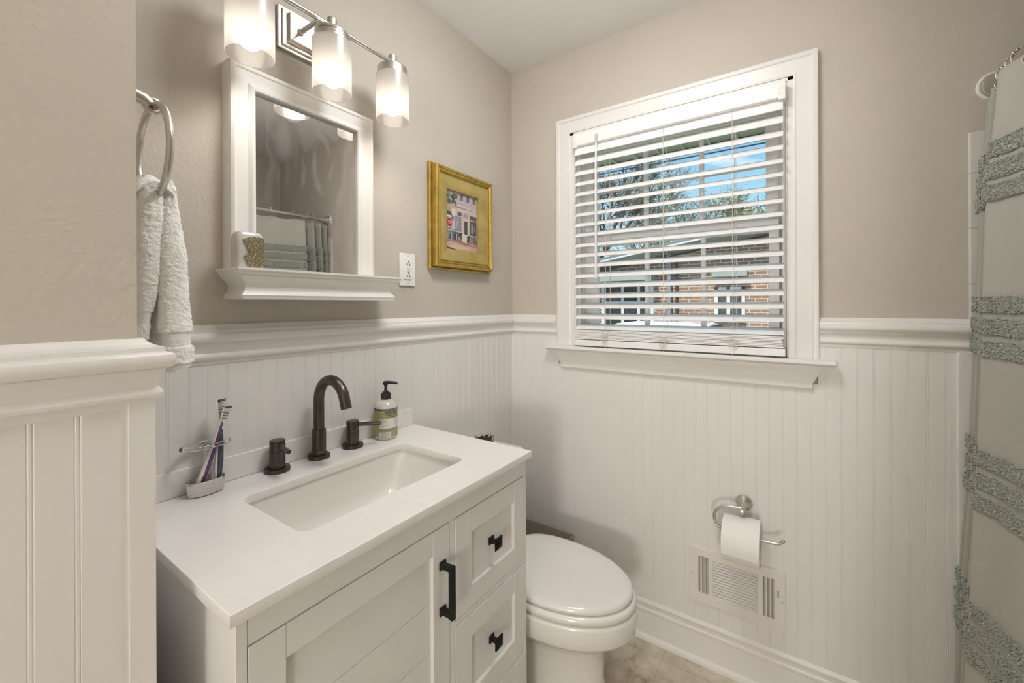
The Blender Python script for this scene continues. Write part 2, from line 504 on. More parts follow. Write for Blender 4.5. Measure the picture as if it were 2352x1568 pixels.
struct('wall_hall', MB().box(-5.4, -5.25, -2.25, -0.402, 0, H), PAINT, 'greige wall of the entry behind the viewpoint', 'wall')
struct('wall_tub', MB().box(-1.66, -1.55, -2.25, -1.56, 0, H), PAINT, 'greige return wall at the far end of the bathtub', 'wall')

# ---- beadboard: real grooves
PF = 0.013                                    # panel face distance from wall
def bead_profile(s0, s1, first):
    """(s, d) outline along the wall"""
    out = [(s0, PF)]
    k = math.floor((s0 - first) / 0.0388)
    s = first + k * 0.0388
    while s < s1 + 0.01:
        for off in (-0.0023, 0.0023):
            for ds, dd in ((-0.0011, PF), (0, PF - 0.0007), (0.0011, PF)):
                q = s + off + ds
                if s0 < q < s1: out.append((q, dd))
        s += 0.0388
    out.append((s1, PF))
    return out
def beadboard(mb, s0, s1, z0, z1, first, place):
    pr = bead_profile(s0, s1, first)
    vs, fs = [], []
    for s, d in pr:
        vs += [place(s, d, z0), place(s, d, z1)]
    for i in range(len(pr) - 1):
        fs.append((2 * i, 2 * i + 2, 2 * i + 3, 2 * i + 1))
    a, b = pr[0], pr[-1]
    n = len(vs)
    vs += [place(a[0], 0, z0), place(a[0], 0, z1), place(b[0], 0, z0), place(b[0], 0, z1)]
    fs += [(n, 0, 1, n + 1), (2 * len(pr) - 2, n + 2, n + 3, 2 * len(pr) - 1)]
    fs.append((1,) + tuple(2 * i + 1 for i in range(1, len(pr))) + (n + 3, n + 1))
    mb.add(vs, fs)
RZ = 1.2745
b = MB()
fr = 1.1369 + 0.002
place_r = lambda s, d, z: (-d, -s, z)
beadboard(b, 0.0, 0.26, 0.1, RZ - 0.085, fr, place_r)
beadboard(b, 0.26, 1.196, 0.1, 1.06, fr, place_r)
beadboard(b, 1.196, 1.512, 0.1, RZ - 0.085, fr, place_r)
struct('trim_1', b, BEAD, 'white beadboard wainscot below the window', 'wainscot', angle=20)
b = MB()
beadboard(b, -1.479, 0.0, 0.1, RZ - 0.085, -0.03, lambda s, d, z: (s, -d, z))
struct('trim_2', b, BEAD, 'white beadboard wainscot behind the vanity', 'wainscot', angle=20)
b = MB()
b.box(-1.5320, -1.5055, -0.402 - PF, -0.40, 0.02, RZ - 0.08)
beadboard(b, -5.25, -1.5320, 0.02, RZ - 0.08, -1.5925, lambda s, d, z: (s, -0.402 - d, z))
b.box(-1.5065, -1.479, -0.4185, -0.40, 0.0, RZ - 0.078)
beadboard(b, 0.0, 0.40, 0.02, RZ - 0.08, 0.02, lambda s, d, z: (-1.494 + d, -s, z))
struct('trim_3', b, BEAD, 'white beadboard and corner board on the near left wall end', 'wainscot', angle=20)

# ---- chair rail
RAIL = [(0, 0), (.006, 0), (.0085, -.0045), (.0115, -.007), (.0165, -.010), (.024, -.0125), (.0245, -.0186), (.029, -.0198), (.0325, -.023),
        (.0342, -.0285), (.0330, -.035), (.0295, -.040), (.0245, -.0418), (.024, -.0475), (.0205, -.052), (.0183, -.0585), (.0183, -.066), (.021, -.070),
        (.0228, -.0745), (.022, -.0785), (.0185, -.082), (.0155, -.0832), (.015, -.0915), (0, -.0915)]
rail = [(d, RZ + z) for d, z in RAIL]
struct('trim_4', MB().sweep(rail, [(0, -0.001, -1, 0), (0, -0.2525, -1, 0)]), TRIM, 'short chair rail between the corner and the window casing', 'chair rail', angle=28)
struct('trim_5', MB().sweep(rail, [(0, -1.199, -1, 0), (0, -1.5385, -1, 0)]), TRIM, 'chair rail between the window and the tub tiles', 'chair rail', angle=28)
struct('trim_6', MB().sweep(rail, [(-1.494, 0, 0, -1), (0, 0, 0, -1)]), TRIM, 'long chair rail behind the vanity under the mirror', 'chair rail', angle=28)
struct('trim_7', MB().sweep(rail, [(-5.25, -0.402, 0, -1), (-1.494, -0.402, 1, -1), (-1.494, -0.03, 1, 0)]), TRIM, 'thick moulded chair rail on the near left wall end', 'chair rail', angle=28)
# corner bead, end board
q = [(0.013 + 0.009 * math.cos(a), 0.013 + 0.009 * math.sin(a)) for a in [i * PI / 10 for i in range(6)]]
m = MB().loft([[(-x, -y, z) for x, y in ([(0.0, 0.0), (0.022, 0.0)] + q + [(0, 0.022)])] for z in (0.155, RZ - 0.09)])
struct('trim_8', m, TRIM, 'thin vertical moulding in the wainscot corner beside the toilet', 'moulding')
struct('trim_9', MB().box(-0.0185, 0, -1.5385, -1.509, 0.0, RZ - 0.09), TRIM, 'vertical board ending the wainscot beside the tub tiles', 'moulding', bevel=0.002)
# baseboards
BASE = [(0, 0), (.026, 0), (.0255, .010), (.022, .018), (.017, .022), (.0165, .108), (.0195, .112), (.0195, .119), (.0165, .124), (.0165, .138), (.0185, .143), (.0165, .150), (.013, .156), (0, .156)]
struct('baseboard_right', MB().sweep(BASE, [(0, 0, -1, 0), (0, -1.509, -1, 0)]), TRIM, 'white moulded baseboard below the floor vent', 'baseboard', angle=28)
struct('baseboard_back', MB().sweep(BASE, [(-1.47, 0, 0, -1), (0, 0, 0, -1)]), TRIM, 'white baseboard behind the toilet and vanity', 'baseboard', angle=28)

# ---- tub surround tiles
t = MB().box(-0.010, 0.0, -2.25, -1.5335, 0.0, 1.789)
o = struct('wall_tile_right', t, TILE, 'square white tiles with rounded edge beside the curtain', 'tile wall', bevel=0.006, seg=3)
o.location = (0, 0, 0)
struct('wall_tile_front', MB().box(-1.55, -0.01, -2.25, -2.24, 0.0, 1.789), TILEB, 'square white tiles on the wall behind the bathtub', 'tile wall')

# ================================================================== WINDOW
win = thing('window_1', (0.05, -0.73, WZ0), 'white double-hung window with three-wide panes and white casing', 'window', kind='structure')
CO0, CO1, CZ = -1.1985, -0.2535, 2.136
# casing with mitred corners, profile d(from wall) across width u
cw = 0.0655
CP = [(0, 0), (0, .020), (.004, .0215), (.013, .0215), (.016, .019), (.017, .0175), (.058, .0150), (.0615, .0165), (.0655, .0150), (.0655, 0)]
m = MB()
rings = []
for (y, z, sy, sz) in ((CO1, WZ0, -1, 0), (CO1, CZ, -1, -1), (CO0, CZ, 1, -1), (CO0, WZ0, 1, 0)):
    rings.append([(-d, y + sy * u, z + sz * u) for u, d in CP])
m.loft(rings)
m.build('casing', TRIM, win, angle=25)
# inner stop and jamb
m = MB()
i0, i1, iz = CO0 + cw, CO1 - cw, CZ - cw
m.box(-0.0125, 0.04, WY0, WY0 - (WY0 - i0) + 0.0, WZ0, iz) if False else None
m.box(-0.0115, 0.03, i0 - 0.002, WY0, WZ0, iz).box(-0.0115, 0.03, WY1, i1 + 0.002, WZ0, iz).box(-0.0115, 0.03, i0 - 0.002, i1 + 0.002, WZ1, iz)
m.box(0.0, 0.14, WY0 - 0.012, WY0, WZ0, WZ1 + 0.012).box(0.0, 0.14, WY1, WY1 + 0.012, WZ0, WZ1 + 0.012).box(0.0, 0.14, WY0, WY1, WZ1, WZ1 + 0.012)
m.build('jamb', TRIM, win, bevel=0.0015)
m = MB().box(0.010, 0.044, WY0, WY0 + 0.017, WZ0, WZ1).box(0.010, 0.044, WY1 - 0.017, WY1, WZ0, WZ1).box(0.010, 0.044, WY0, WY1, WZ1 - 0.012, WZ1)
m.box(-0.010, 0.012, WY1 - 0.006, WY1, WZ0, WZ1).box(-0.010, 0.012, WY0, WY0 + 0.004, WZ0, WZ1).box(-0.010, 0.012, WY0, WY1, WZ1 - 0.005, WZ1)
m.build('inner_stop', TRIM, win, bevel=0.0015)
# vinyl jamb liner with tracks
m = MB()
for y0, y1 in ((WY1 - 0.045, WY1), (WY0, WY0 + 0.028)):
    m.box(0.086, 0.092, y0, y1, WZ0, WZ1)
    m.box(0.045, 0.052, y0 if y0 < -1 else y0 + 0.028, y1 if y0 > -1 else y1 - 0.012, WZ0, WZ1)
    m.box(0.124, 0.135, y0, y1, WZ0, WZ1)
m.box(0.052, 0.135, WY1 - 0.012, WY1, WZ0, WZ1).box(0.052, 0.135, WY0, WY0 + 0.006, WZ0, WZ1)
m.box(0.045, 0.135, WY0, WY1, WZ1 - 0.02, WZ1)
m.build('track_liner', VINYLW, win, bevel=0.0015)
def sash(name, x0, x1, ya, yb, za, zb, ga, gb, gza, gzb, zm):
    """ya<yb outer frame, ga<gb glass"""
    outer = rect(-yb, -ya, za, zb)
    bars = [ga + (gb - ga) * k / 3 for k in range(4)]
    holes = []
    hw = 0.0075
    for k in range(3):
        lo = bars[k] + (hw if k else 0); hi = bars[k + 1] - (hw if k < 2 else 0)
        for c0, c1 in ((gza, zm - hw), (zm + hw, gzb)):
            holes.append(rect(-hi, -lo, c0, c1))
    vs, fs = poly('s', outer, holes, x1 - x0, 0.0015)
    o = MB().add(vs, fs, T=onX((x0 + x1) / 2)).build(name, VINYLW, win)
    g = MB().box((x0 + x1) / 2 - 0.002, (x0 + x1) / 2 + 0.002, ga - 0.004, gb + 0.004, gza - 0.004, gzb + 0.004).build('pane', GLASSP, o)
    return o
sash('lower_sash', 0.056, 0.084, -1.090, -0.383, WZ0, 1.618, -1.0585, -0.4145, 1.2335, 1.575, 1.405)
sash('upper_sash', 0.094, 0.122, -1.090, -0.360, 1.580, WZ1 - 0.02, -1.0485, -0.398, 1.645, 2.004, 1.826)
MB().box(0.046, 0.056, -1.088, -0.385, 1.588, 1.612).box(0.03, 0.05, -0.76, -0.70, 1.610, 1.625).build('meeting_rail', VINYLW, win, bevel=0.002)
# stool and apron
m = MB()
SP = [(0.12, WZ0), (-0.050, WZ0), (-0.0545, WZ0 - 0.002), (-0.0570, WZ0 - 0.007), (-0.0565, WZ0 - 0.012), (-0.052, WZ0 - 0.0165), (-0.046, WZ0 - 0.019), (0.12, WZ0 - 0.019)]
rings = []
for y, ext in ((-0.212, 0), (-1.240, 0)):
    rings.append([(x if x < 0 else 0.0, y, z) for x, z in SP])
m.loft(rings)
m.box(0.0, 0.14, WY0, WY1, WZ0 - 0.02, WZ0 - 0.0005)
m.build('sill', TRIM, win, bevel=0.002)
m = MB()
AP = [(0.042, 1.122), (0.042, 1.111), (0.040, 1.105), (0.032, 1.083), (0.026, 1.066), (0.0235, 1.060), (0.0235, 1.048), (0.021, 1.043), (PF - 0.001, 1.043), (PF - 0.001, 1.122)]
def apr(sg, y):
    return [(-d, y + sg * (0.042 - max(d, 0.0215)) * 1.3, z) for d, z in AP]
m.loft([apr(-1, -0.252), apr(1, -1.204)])
m.build('apron', TRIM, win, angle=25)

# ================================================================== BLIND
bl = thing('window_blind', (-0.02, -0.73, 1.146), 'white slatted blind hanging half open in the window', 'blind')
BY0, BY1 = -1.109, -0.353
m = MB().box(-0.047, 0.008, BY0, BY1, 1.995, 2.046)
m.build('headrail', SLATM, bl, bevel=0.0025)
for y0, y1 in ((BY0 - 0.003, BY0 + 0.017), (BY1 - 0.012, BY1 + 0.003)):
    m = MB()
    m.box(-0.0490, 0.010, y0, y1, 1.988, 2.047).box(-0.0495, -0.047, y0, y1, 2.005, 2.024)
    m.build('end_bracket', WHITEP, bl, bevel=0.001)
angs = [60, 47, 39, 35, 32, 30, 29, 28, 28, 27, 27, 26, 26, 25, 25, 25, 24, 22]
for k in range(18):
    z = 1.9535 - 0.04342 * k
    th = math.radians(angs[k])
    T = Matrix.Translation((-0.0455, 0, z)) @ Matrix.Rotation(-th, 4, 'Y')
    n = 8; wd = 0.050; tk = 0.0028
    top = [(wd * i / n, 0.0028 * math.sin(PI * i / n)) for i in range(n + 1)]
    ring = [(x, h + tk) for x, h in top] + [(x, h) for x, h in reversed(top)]
    mb = MB().loft([[(x, y, h) for x, h in ring] for y in (BY0 + 0.004, BY1 - 0.002)], T=T)
    mb.build('slat', SLATM, bl, bevel=0.0006)
# gathered slats and bottom rail
for k in range(4):
    z = 1.1745 + 0.0098 * k
    dy = 0.002 * ((k * 7) % 3 - 1)
    MB().box(-0.0465 + 0.0007 * (k % 2), 0.004, BY0 + 0.006 + dy, BY1 - 0.001 + dy, z, z + 0.0042).build('gathered_slat', SLATM, bl, bevel=0.0006)
    MB().box(-0.0450, 0.004, BY0 + 0.008 + dy, BY1 - 0.004 + dy, z + 0.0050, z + 0.0088).build('gathered_slat', SLATM, bl, bevel=0.0006)
MB().box(-0.0475, 0.006, BY0 + 0.0, BY1 - 0.003, 1.1465, 1.1715).build('bottom_rail', SLATM, bl, bevel=0.003, seg=3)
CY = (-0.4945, -0.7235, -0.957)
for y in CY:
    m = MB()
    m.tube([(-0.0472, y, 1.994), (-0.0472, y, 1.215)], 0.0009, 5).tube([(0.006, y, 1.994), (0.006, y, 1.215)], 0.0009, 5)
    m.tube([(-0.020, y - 0.008, 1.994), (-0.020, y - 0.008, 1.18)], 0.0008, 5)
    for k in range(18):
        z = 1.9535 - 0.04342 * k
        m.tube([(-0.0472, y, z - 0.001), (0.006, y, z + 0.0495 * math.sin(math.radians(angs[k])) - 0.002)], 0.0006, 4)
    m.build('ladder_cord', CORDM, bl)
    rnd = random.Random(int(-y * 1000))
    m = MB()
    for k in range(16):
        cz = 1.205 - 0.05 * rnd.random(); cy = y + (rnd.random() - 0.5) * 0.030 * (1.0 - (1.205 - cz) * 9); a = rnd.random() * 6.28
        r1 = 0.0045 + 0.005 * rnd.random()
        pts = [(-0.0495 - 0.002 * rnd.random() + 0.0015 * math.sin(3 * i), cy + r1 * math.cos(a + i * 0.9) * (0.6 + 0.4 * rnd.random()), cz + r1 * math.sin(a + i * 0.9)) for i in range(7)]
        m.tube(catmull(pts, 4), 0.0007, 5)
    m.tube([(-0.0490, y, 1.165), (-0.0495, y - 0.004, 1.15), (-0.0500, y + 0.002, 1.142)], 0.0009, 5)
    m.build('bunched_cord', CORDM, bl)
m = MB().tube([(-0.053, -0.4575, 1.988), (-0.056, -0.4570, 1.9), (-0.058, -0.4560, 1.427)], 0.0045, 8)
m.build('tilt_wand', WHITEP, bl)
m = MB().tube([(-0.048, -0.4565, 2.018), (-0.055, -0.4565, 2.012), (-0.054, -0.4570, 1.985)], 0.003, 8).box(-0.0482, -0.046, -0.464, -0.449, 1.99, 2.026)
m.build('wand_hook', GREYP, bl)

# ================================================================== VANITY LIGHT
LY, LZ = -0.125, 2.056
vl = thing('vanity_light', (-1.022, 0, LZ), 'brushed nickel vanity light with three frosted glass shades above the mirror', 'wall light')
m = MB()
px0, px1, pz0, pz1 = -1.110, -0.934, 2.006, 2.120
vs, fs = poly('p', rect(px0, px1, pz0, pz1), [], 0.012, 0.002); m.add(vs, fs, T=onY(-0.006))
ri = lambda e, y: [(px0 + e, y, pz0 + e), (px1 - e, y, pz0 + e), (px1 - e, y, pz1 - e), (px0 + e, y, pz1 - e)]
m.loft([ri(0.008, -0.012), ri(0.009, -0.018), ri(0.020, -0.020), ri(0.021, -0.034)])
m.build('backplate', NICKEL, vl, bevel=0.0015)
for x in (-1.060, -0.984):
    m = MB()
    m.tube([(x, -0.033, LZ + 0.004), (x, LY + 0.006, LZ + 0.004)], 0.0062, 12)
    m.lathe([(0.009, 0), (0.009, 0.006), (0.007, 0.008)], (x, -0.033, LZ + 0.004), Matrix.Rotation(PI / 2, 4, 'X'), 16)
    m.build('arm', NICKEL, vl)
SX = (-1.2275, -1.0265, -0.8255)
m = MB().tube([(SX[0], LY, LZ + 0.004), (SX[2], LY, LZ + 0.004)], 0.0065, 12)
m.build('crossbar', NICKEL, vl)
for k, x in enumerate(SX):
    m = MB().lathe([(0.0125, 2.040), (0.0125, 2.078), (0.011, 2.080)], (x, LY, 0), None, 24)
    m.lathe([(0.046, 2.010), (0.0465, 2.016), (0.0430, 2.017), (0.0430, 2.040), (0.0415, 2.043), (0.012, 2.045)], (x, LY, 0), None, 40)
    h = m.build('shade_holder', NICKEL, vl)
    if k == 1:
        mt = MB()
        for row, txt in ((2.034, 'CAUTION RISK OF FIRE USE TYPE A LAMP'), (2.026, 'MAX 60 WATT')):
            vs, fs = text_geo(txt, 0.0058, 0.0)
            mt.add([(x + 0.0433 * math.sin(v.x / 0.0433 - 0.15), LY - 0.0433 * math.cos(v.x / 0.0433 - 0.15), row + v.y) for v in vs], fs)
        mt.build('printed_warning', SLOT, h)
    m = MB().lathe([(0.0485, 2.016), (0.0490, 2.012), (0.0490, 1.883), (0.0482, 1.8815)], (x, LY, 0), None, 48, cap0=False, cap1=False)
    m.lathe([(0.0482, 1.8815), (0.0470, 1.883), (0.0470, 2.010), (0.0465, 2.014)], (x, LY, 0), None, 48, 1, cap0=False, cap1=False)
    m.build('glass_shade', [SHADE, INNERG], vl)
    m = MB().ball((x, LY, 1.928), (0.028, 0.028, 0.031), 20)
    bu = m.build('bulb', BULBM, vl)
    m = MB().lathe([(0.013, 1.945), (0.014, 2.010)], (x, LY, 0), None, 20)
    m.build('socket', WHITEP, vl)
    sd = bpy.data.lights.new('bulb_light', 'SPOT'); sd.energy = SPOT_W * 4; sd.spot_size = math.radians(140); sd.spot_blend = 1.0
    sd.shadow_soft_size = 0.026; sd.color = (1.0, 0.90, 0.78)
    so = bpy.data.objects.new('bulb_light', sd); C.objects.link(so); so.parent = vl
    so.matrix_parent_inverse = Matrix.Translation(-vl.location); so.location = (x, LY, 1.8815)

# unseen lamps added for fill: bathroom dome and globe fill lamp in the entry
cl = thing('fill_dome_light', (-0.82, -0.74, H), 'round white unseen dome added for fill over the middle of the bathroom', 'fill light')
MB().lathe([(0.20, 0), (0.20, -0.02), (0.185, -0.03)], cl.location, None, 40).build('rim', NICKEL, cl)
MB().lathe([(0.183, -0.026), (0.176, -0.05), (0.14, -0.08), (0.08, -0.098), (0.001, -0.104)], cl.location, None, 40).build('dome', DOMEM, cl)
gl_ = thing('fill_globe_lamp', (-4.70, -1.97, 0), 'globe fill lamp added unseen for fill in the entry behind the viewpoint', 'fill lamp')
MB().lathe([(0.15, 0.0005), (0.15, 0.012), (0.13, 0.02), (0.02, 0.026)], gl_.location, None, 36).build('base', NICKEL, gl_)
MB().lathe([(0.012, 0.02), (0.012, 0.86), (0.05, 0.87), (0.05, 0.90)], gl_.location, None, 20).build('pole', NICKEL, gl_)
MB().ball((-4.70, -1.97, 1.13), 0.24, 32).build('fill_glow_globe', GLOBEM, gl_)

# ================================================================== MIRROR WITH SHELF
MX0, MX1, MZ0, MZ1 = -1.2365, -0.8300, 1.404, 1.906
mi = thing('wall_mirror', (-1.02, 0, 1.335), 'white framed mirror with crown-moulded shelf above the sink', 'mirror')
MP = [(0, 0), (0, .034), (.003, .0405), (.009, .0435), (.0125, .0425), (.015, .0400), (.028, .0375), (.042, .0370), (.0455, .0395), (.051, .0420), (.0560, .0415), (.0585, .0385), (.0585, .0245), (.0600, .0245), (.0600, 0)]
m = MB()
rings = []
for (x, z, sx, sz) in ((MX0, MZ0, 1, 0), (MX0, MZ1, 1, -1), (MX1, MZ1, -1, -1), (MX1, MZ0, -1, 0)):
    rings.append([(x + sx * u, -d, z + sz * u) for u, d in MP])
m.loft(rings)
m.build('frame', FRAMEW, mi, angle=25)
MB().box(MX0 + 0.055, MX1 - 0.055, -0.0270, -0.010, MZ0, MZ1 - 0.055).build('glass', MIRROR, mi)
SHP = [(0.0, 1.406), (0.119, 1.406), (0.119, 1.401), (0.115, 1.3985), (0.115, 1.3945), (0.110, 1.392), (0.109, 1.387), (0.1015, 1.380), (0.0945, 1.370), (0.0925, 1.3625),
       (0.0945, 1.355), (0.1000, 1.349), (0.1035, 1.3435), (0.1015, 1.3395), (0.1005, 1.334), (0.0, 1.334)]
cx0, cx1 = -1.1325, -0.9075          # shelf ends keep the same profile: offset measured from 0.119
m = MB()
rings = []
XL, XR = -1.2525, -0.7835
loops = []
for d, z in SHP[1:-1]:
    e = 0.119 - d
    loops.append([(XL + e, 0, z), (XL + e, -d, z), (XR - e, -d, z), (XR - e, 0, z)])
m.loft(loops, cap0=True, cap1=True, closed=True)
m.build('shelf', FRAMEW, mi, angle=25)

# gold flecked glass votive on the shelf
GFLK, _t, _p = nodes('gold flecked mercury glass')
_tco = _t.nodes.new('ShaderNodeTexCoord'); _v = _t.nodes.new('ShaderNodeTexNoise'); _t.links.new(_tco.outputs['Object'], _v.inputs['Vector']); _v.inputs['Scale'].default_value = 330; _v.inputs['Detail'].default_value = 3
_rv = _t.nodes.new('ShaderNodeValToRGB'); _rv.color_ramp.elements[0].position = 0.53; _rv.color_ramp.elements[0].color = (0.205, 0.165, 0.085, 1)
_rv.color_ramp.elements[1].position = 0.66; _rv.color_ramp.elements[1].color = (0.70, 0.66, 0.52, 1)
_t.links.new(_v.outputs['Fac'], _rv.inputs[0]); _t.links.new(_rv.outputs[0], _p.inputs['Base Color'])
_p.inputs['Roughness'].default_value = 0.3; _p.inputs['Metallic'].default_value = 0.25
MILK = mat('milky glass', (0.82, 0.80, 0.76), 0.15, nscale=40, ncol=0.03, coat=0.5)
MILK.node_tree.nodes['Principled BSDF'].inputs['Transmission Weight'].default_value = 0.35
vo = thing('votive', (-1.208, -0.072, 1.406), 'speckled gold and frosted glass block votive on the mirror shelf', 'ornament')
rg = rrect(-1.2435, -1.185, -0.0965, -0.0560, 0.010, 5)
rgs = []
for z, k in ((1.406, .985), (1.408, 1.0), (1.470, 1.0), (1.479, .975), (1.486, .90), (1.490, .78)):
    rgs.append([(-1.214 + (x + 1.214) * k, -0.076 + (y + 0.076) * k, z) for x, y in rg])
MB().loft(rgs).build('frosted_block', MILK, vo, angle=40)
fl = [(-1.2335, 1.4705), (-1.2115, 1.4810), (-1.1880, 1.4775), (-1.1865, 1.4160), (-1.1975, 1.4072), (-1.2215, 1.4072), (-1.2320, 1.4330), (-1.2195, 1.4405)]
vs, fs = poly('g', fl, [], 0.003, 0.0006)
MB().add(vs, fs, T=onY(-0.0985)).build('gold_fleck_panel', GFLK, vo)

# ================================================================== OUTLET
ol = thing('wall_outlet', (-0.6625, 0, 1.4445), 'white grounded outlet plate on the wall beside the mirror shelf', 'outlet')
vs, fs = poly('o', rrect(-0.6975, -0.6275, 1.388, 1.502, 0.003, 3), [], 0.0065, 0.002)
MB().add(vs, fs, T=onY(-0.00325)).build('cover_plate', WHITEP, ol)
vs, fs = poly('o', rrect(-0.6795, -0.6455, 1.411, 1.479, 0.002, 3), [], 0.004, 0.0008)
rc = MB().add(vs, fs, T=onY(-0.0082)).build('receptacle', WHITEP, ol)
for zc in (1.462, 1.421):
    m = MB().box(-0.6700, -0.6680, -0.0105, -0.0100, zc - 0.003, zc + 0.005).box(-0.6575, -0.6550, -0.0105, -0.0100, zc - 0.004, zc + 0.005)
    m.lathe([(0.0026, 0), (0.0026, 0.0005)], (-0.6625, -0.0100, zc + 0.0115), Matrix.Rotation(PI / 2, 4, 'X'), 12)
    m.build('socket_slots', SLOT, rc)
for zc in (1.4440, 1.4350):
    MB().box(-0.6690, -0.6560, -0.0112, -0.009, zc, zc + 0.0065).build('test_button', GREYP, rc, bevel=0.0004)
for z in (1.4935, 1.3965):
    m = MB().lathe([(0.0032, 0), (0.0032, 0.001), (0.002, 0.0014)], (-0.6625, -0.0064, z), Matrix.Rotation(PI / 2, 4, 'X'), 12)
    m.build('screw', GREYP, ol)

# ================================================================== FRAMED PAINTING
pc = thing('framed_painting', (-0.38, 0, 1.456), 'gold framed street cafe painting on the wall near the corner', 'picture')
FX0, FX1, FZ0, FZ1 = -0.5520, -0.2080, 1.4660, 1.8480
def pframe(e0, prof, m_, nm):
    mb = MB(); rings = []
    for (x, z, sx, sz) in ((FX0, FZ0, 1, 1), (FX0, FZ1, 1, -1), (FX1, FZ1, -1, -1), (FX1, FZ0, -1, 1)):
        rings.append([(x + sx * (e0 + u), -d, z + sz * (e0 + u)) for u, d in prof])
    rings.append(rings[0])
    mb.loft(rings, cap0=False, cap1=False)
    return mb.build(nm, m_, pc, angle=22)
pframe(-0.010, [(0, 0.001), (0, .012), (.002, .015), (.005, .016), (.008, .015), (.011, .012), (.012, .010), (.016, .010), (.016, .001), (0, 0.001)], GOLD, 'outer_moulding')
pframe(0.0, [(.0, .009), (.0, .036), (.002, .040), (.006, .042), (.010, .040), (.012, .036), (.014, .036), (.016, .0385), (.019, .0385), (.021, .036), (.021, .033), (.023, .033), (.025, .035), (.0265, .033), (.0265, .009), (0, .009)], GOLD, 'frame')
pframe(0.0, [(.0262, .009), (.0262, .0310), (.040, .0300), (.060, .0270), (.0715, .0215), (.0735, .0215), (.0745, .018), (.0745, .009), (.0262, .009)], GOLD2, 'liner_panel')
# the painting: u right 0..1, v up 0..1
PXA, PXB, PZA, PZB = FX0 + 0.0735, FX1 - 0.0735, FZ0 + 0.0735, FZ1 - 0.0735
ART = attr_mat('painted canvas', 0.7)
mb = MB(); _ly = [0]
def pt(col, *uv):
    _ly[0] += 1
    y = -0.0100 - 0.00002 * _ly[0]
    mb.add([(PXA + u * (PXB - PXA), y, PZA + v * (PZB - PZA)) for u, v in uv], [tuple(range(len(uv)))], col=col)
def pr_(col, u0, u1, v0, v1, sk=0.0):
    pt(col, (u0, v0), (u1, v0 + sk), (u1, v1 + sk), (u0, v1))
G = lambda r, g, b_: ((r / 255) ** 2.2, (g / 255) ** 2.2, (b_ / 255) ** 2.2)
mb.box(PXA - .001, PXB + .001, -0.0100, -0.0090, PZA - .001, PZB + .001, col=G(170, 160, 158))
pr_(G(176, 168, 168), 0, 1, .78, 1)
for u in (.46, .66, .86):
    pr_(G(110, 104, 106), u, u + .085, .87, .985); pr_(G(190, 182, 180), u - .03, u + .11, .855, .87)
pr_(G(196, 188, 186), .15, 1, .775, .80, -.03); pr_(G(120, 112, 114), .30, 1, .735, .765, -.03); pr_(G(150, 142, 144), .2, 1, .755, .772, -.03)
pr_(G(205, 176, 162), .36, 1, .64, .735)
pr_(G(178, 152, 142), 0, .36, .60, .80)
rnd = random.Random(4)
for k in range(46):
    u = rnd.random() * .34; v = .78 + rnd.random() * .22; r = .02 + .03 * rnd.random()
    g = rnd.choice([(70, 82, 70), (92, 104, 86), (112, 122, 100), (54, 62, 56)])
    pt(G(*g), *[(u + r * math.cos(a), v + r * .8 * math.sin(a)) for a in [i * 1.05 for i in range(6)]])
pr_(G(62, 84, 66), 0, .26, .56, .64); pr_(G(70, 74, 72), 0, .24, .50, .56)
pt(G(214, 194, 180), (.20, .72), (.33, .70), (.31, .60), (.25, .565), (.185, .61))
pt(G(196, 184, 178), (.36, .735), (.40, .735), (.30, .36), (.20, .36))
pr_(G(196, 178, 172), .34, 1, .30, .68)
for u0, u1, v0, v1, c in ((.37, .50, .60, .665, (88, 90, 96)), (.55, .70, .585, .665, (150, 148, 156)), (.76, .98, .575, .65, (96, 86, 80)),
                          (.30, .49, .33, .585, (132, 132, 142)), (.58, .68, .30, .53, (74, 74, 76)), (.75, .98, .29, .56, (92, 84, 82))):
    pr_(G(*c), u0, u1, v0, v1)
pt(G(160, 160, 170), (.36, .55), (.42, .55), (.34, .36), (.31, .36)); pr_(G(150, 140, 138), .80, .86, .34, .50); pr_(G(120, 112, 110), .88, .93, .38, .46)
pr_(G(206, 178, 160), .505, .535, .30, .66); pr_(G(200, 186, 178), .70, .73, .28, .66)
pr_(G(205, 198, 192), .50, .72, .16, .30)
pr_(G(92, 96, 100), 0, .48, .16, .31); pr_(G(110, 106, 104), .70, 1, .15, .29)
for k in range(26):
    u = rnd.random() * .42; pr_(G(*rnd.choice([(190, 184, 184), (60, 62, 66), (150, 150, 156)])), u, u + .02, .17, .29 - .05 * rnd.random(), .02)
for k in range(20):
    u = .72 + rnd.random() * .26; pr_(G(*rnd.choice([(198, 190, 186), (64, 62, 64), (140, 132, 130)])), u, u + .018, .16, .27 - .05 * rnd.random(), .02)
pr_(G(196, 188, 184), .22, .46, .315, .33); pr_(G(190, 182, 178), .74, 1, .285, .30)
pt(G(190, 160, 146), (0, .0), (1, .0), (1, .14), (.5, .17), (0, .17))
pt(G(150, 116, 120), (0, .16), (.45, .17), (.7, .13), (1, .13), (1, .10), (.6, .10), (.3, .14), (0, .14))
pt(G(206, 178, 156), (0, .03), (.5, .02), (.8, .06), (.3, .10)); pt(G(196, 120, 92), (.7, .10), (1, .09), (1, .13), (.8, .12))
pt(G(84, 76, 80), (0, 0), (.42, 0), (.2, .03), (0, .045))
for u, v in ((.46, .19), (.70, .165)):
    pr_(G(178, 92, 62), u - .04, u + .04, v - .03, v + .02)
    for k in range(14):
        a = rnd.random() * 6.28; r = .055 * rnd.random(); pt(G(*rnd.choice([(78, 88, 70), (98, 104, 84), (60, 66, 56)])), *[(u + r * math.cos(a) + .02 * math.cos(b2), v + .06 + r * 1.0 * math.sin(a) + .02 * math.sin(b2)) for b2 in [i * 1.05 for i in range(6)]])
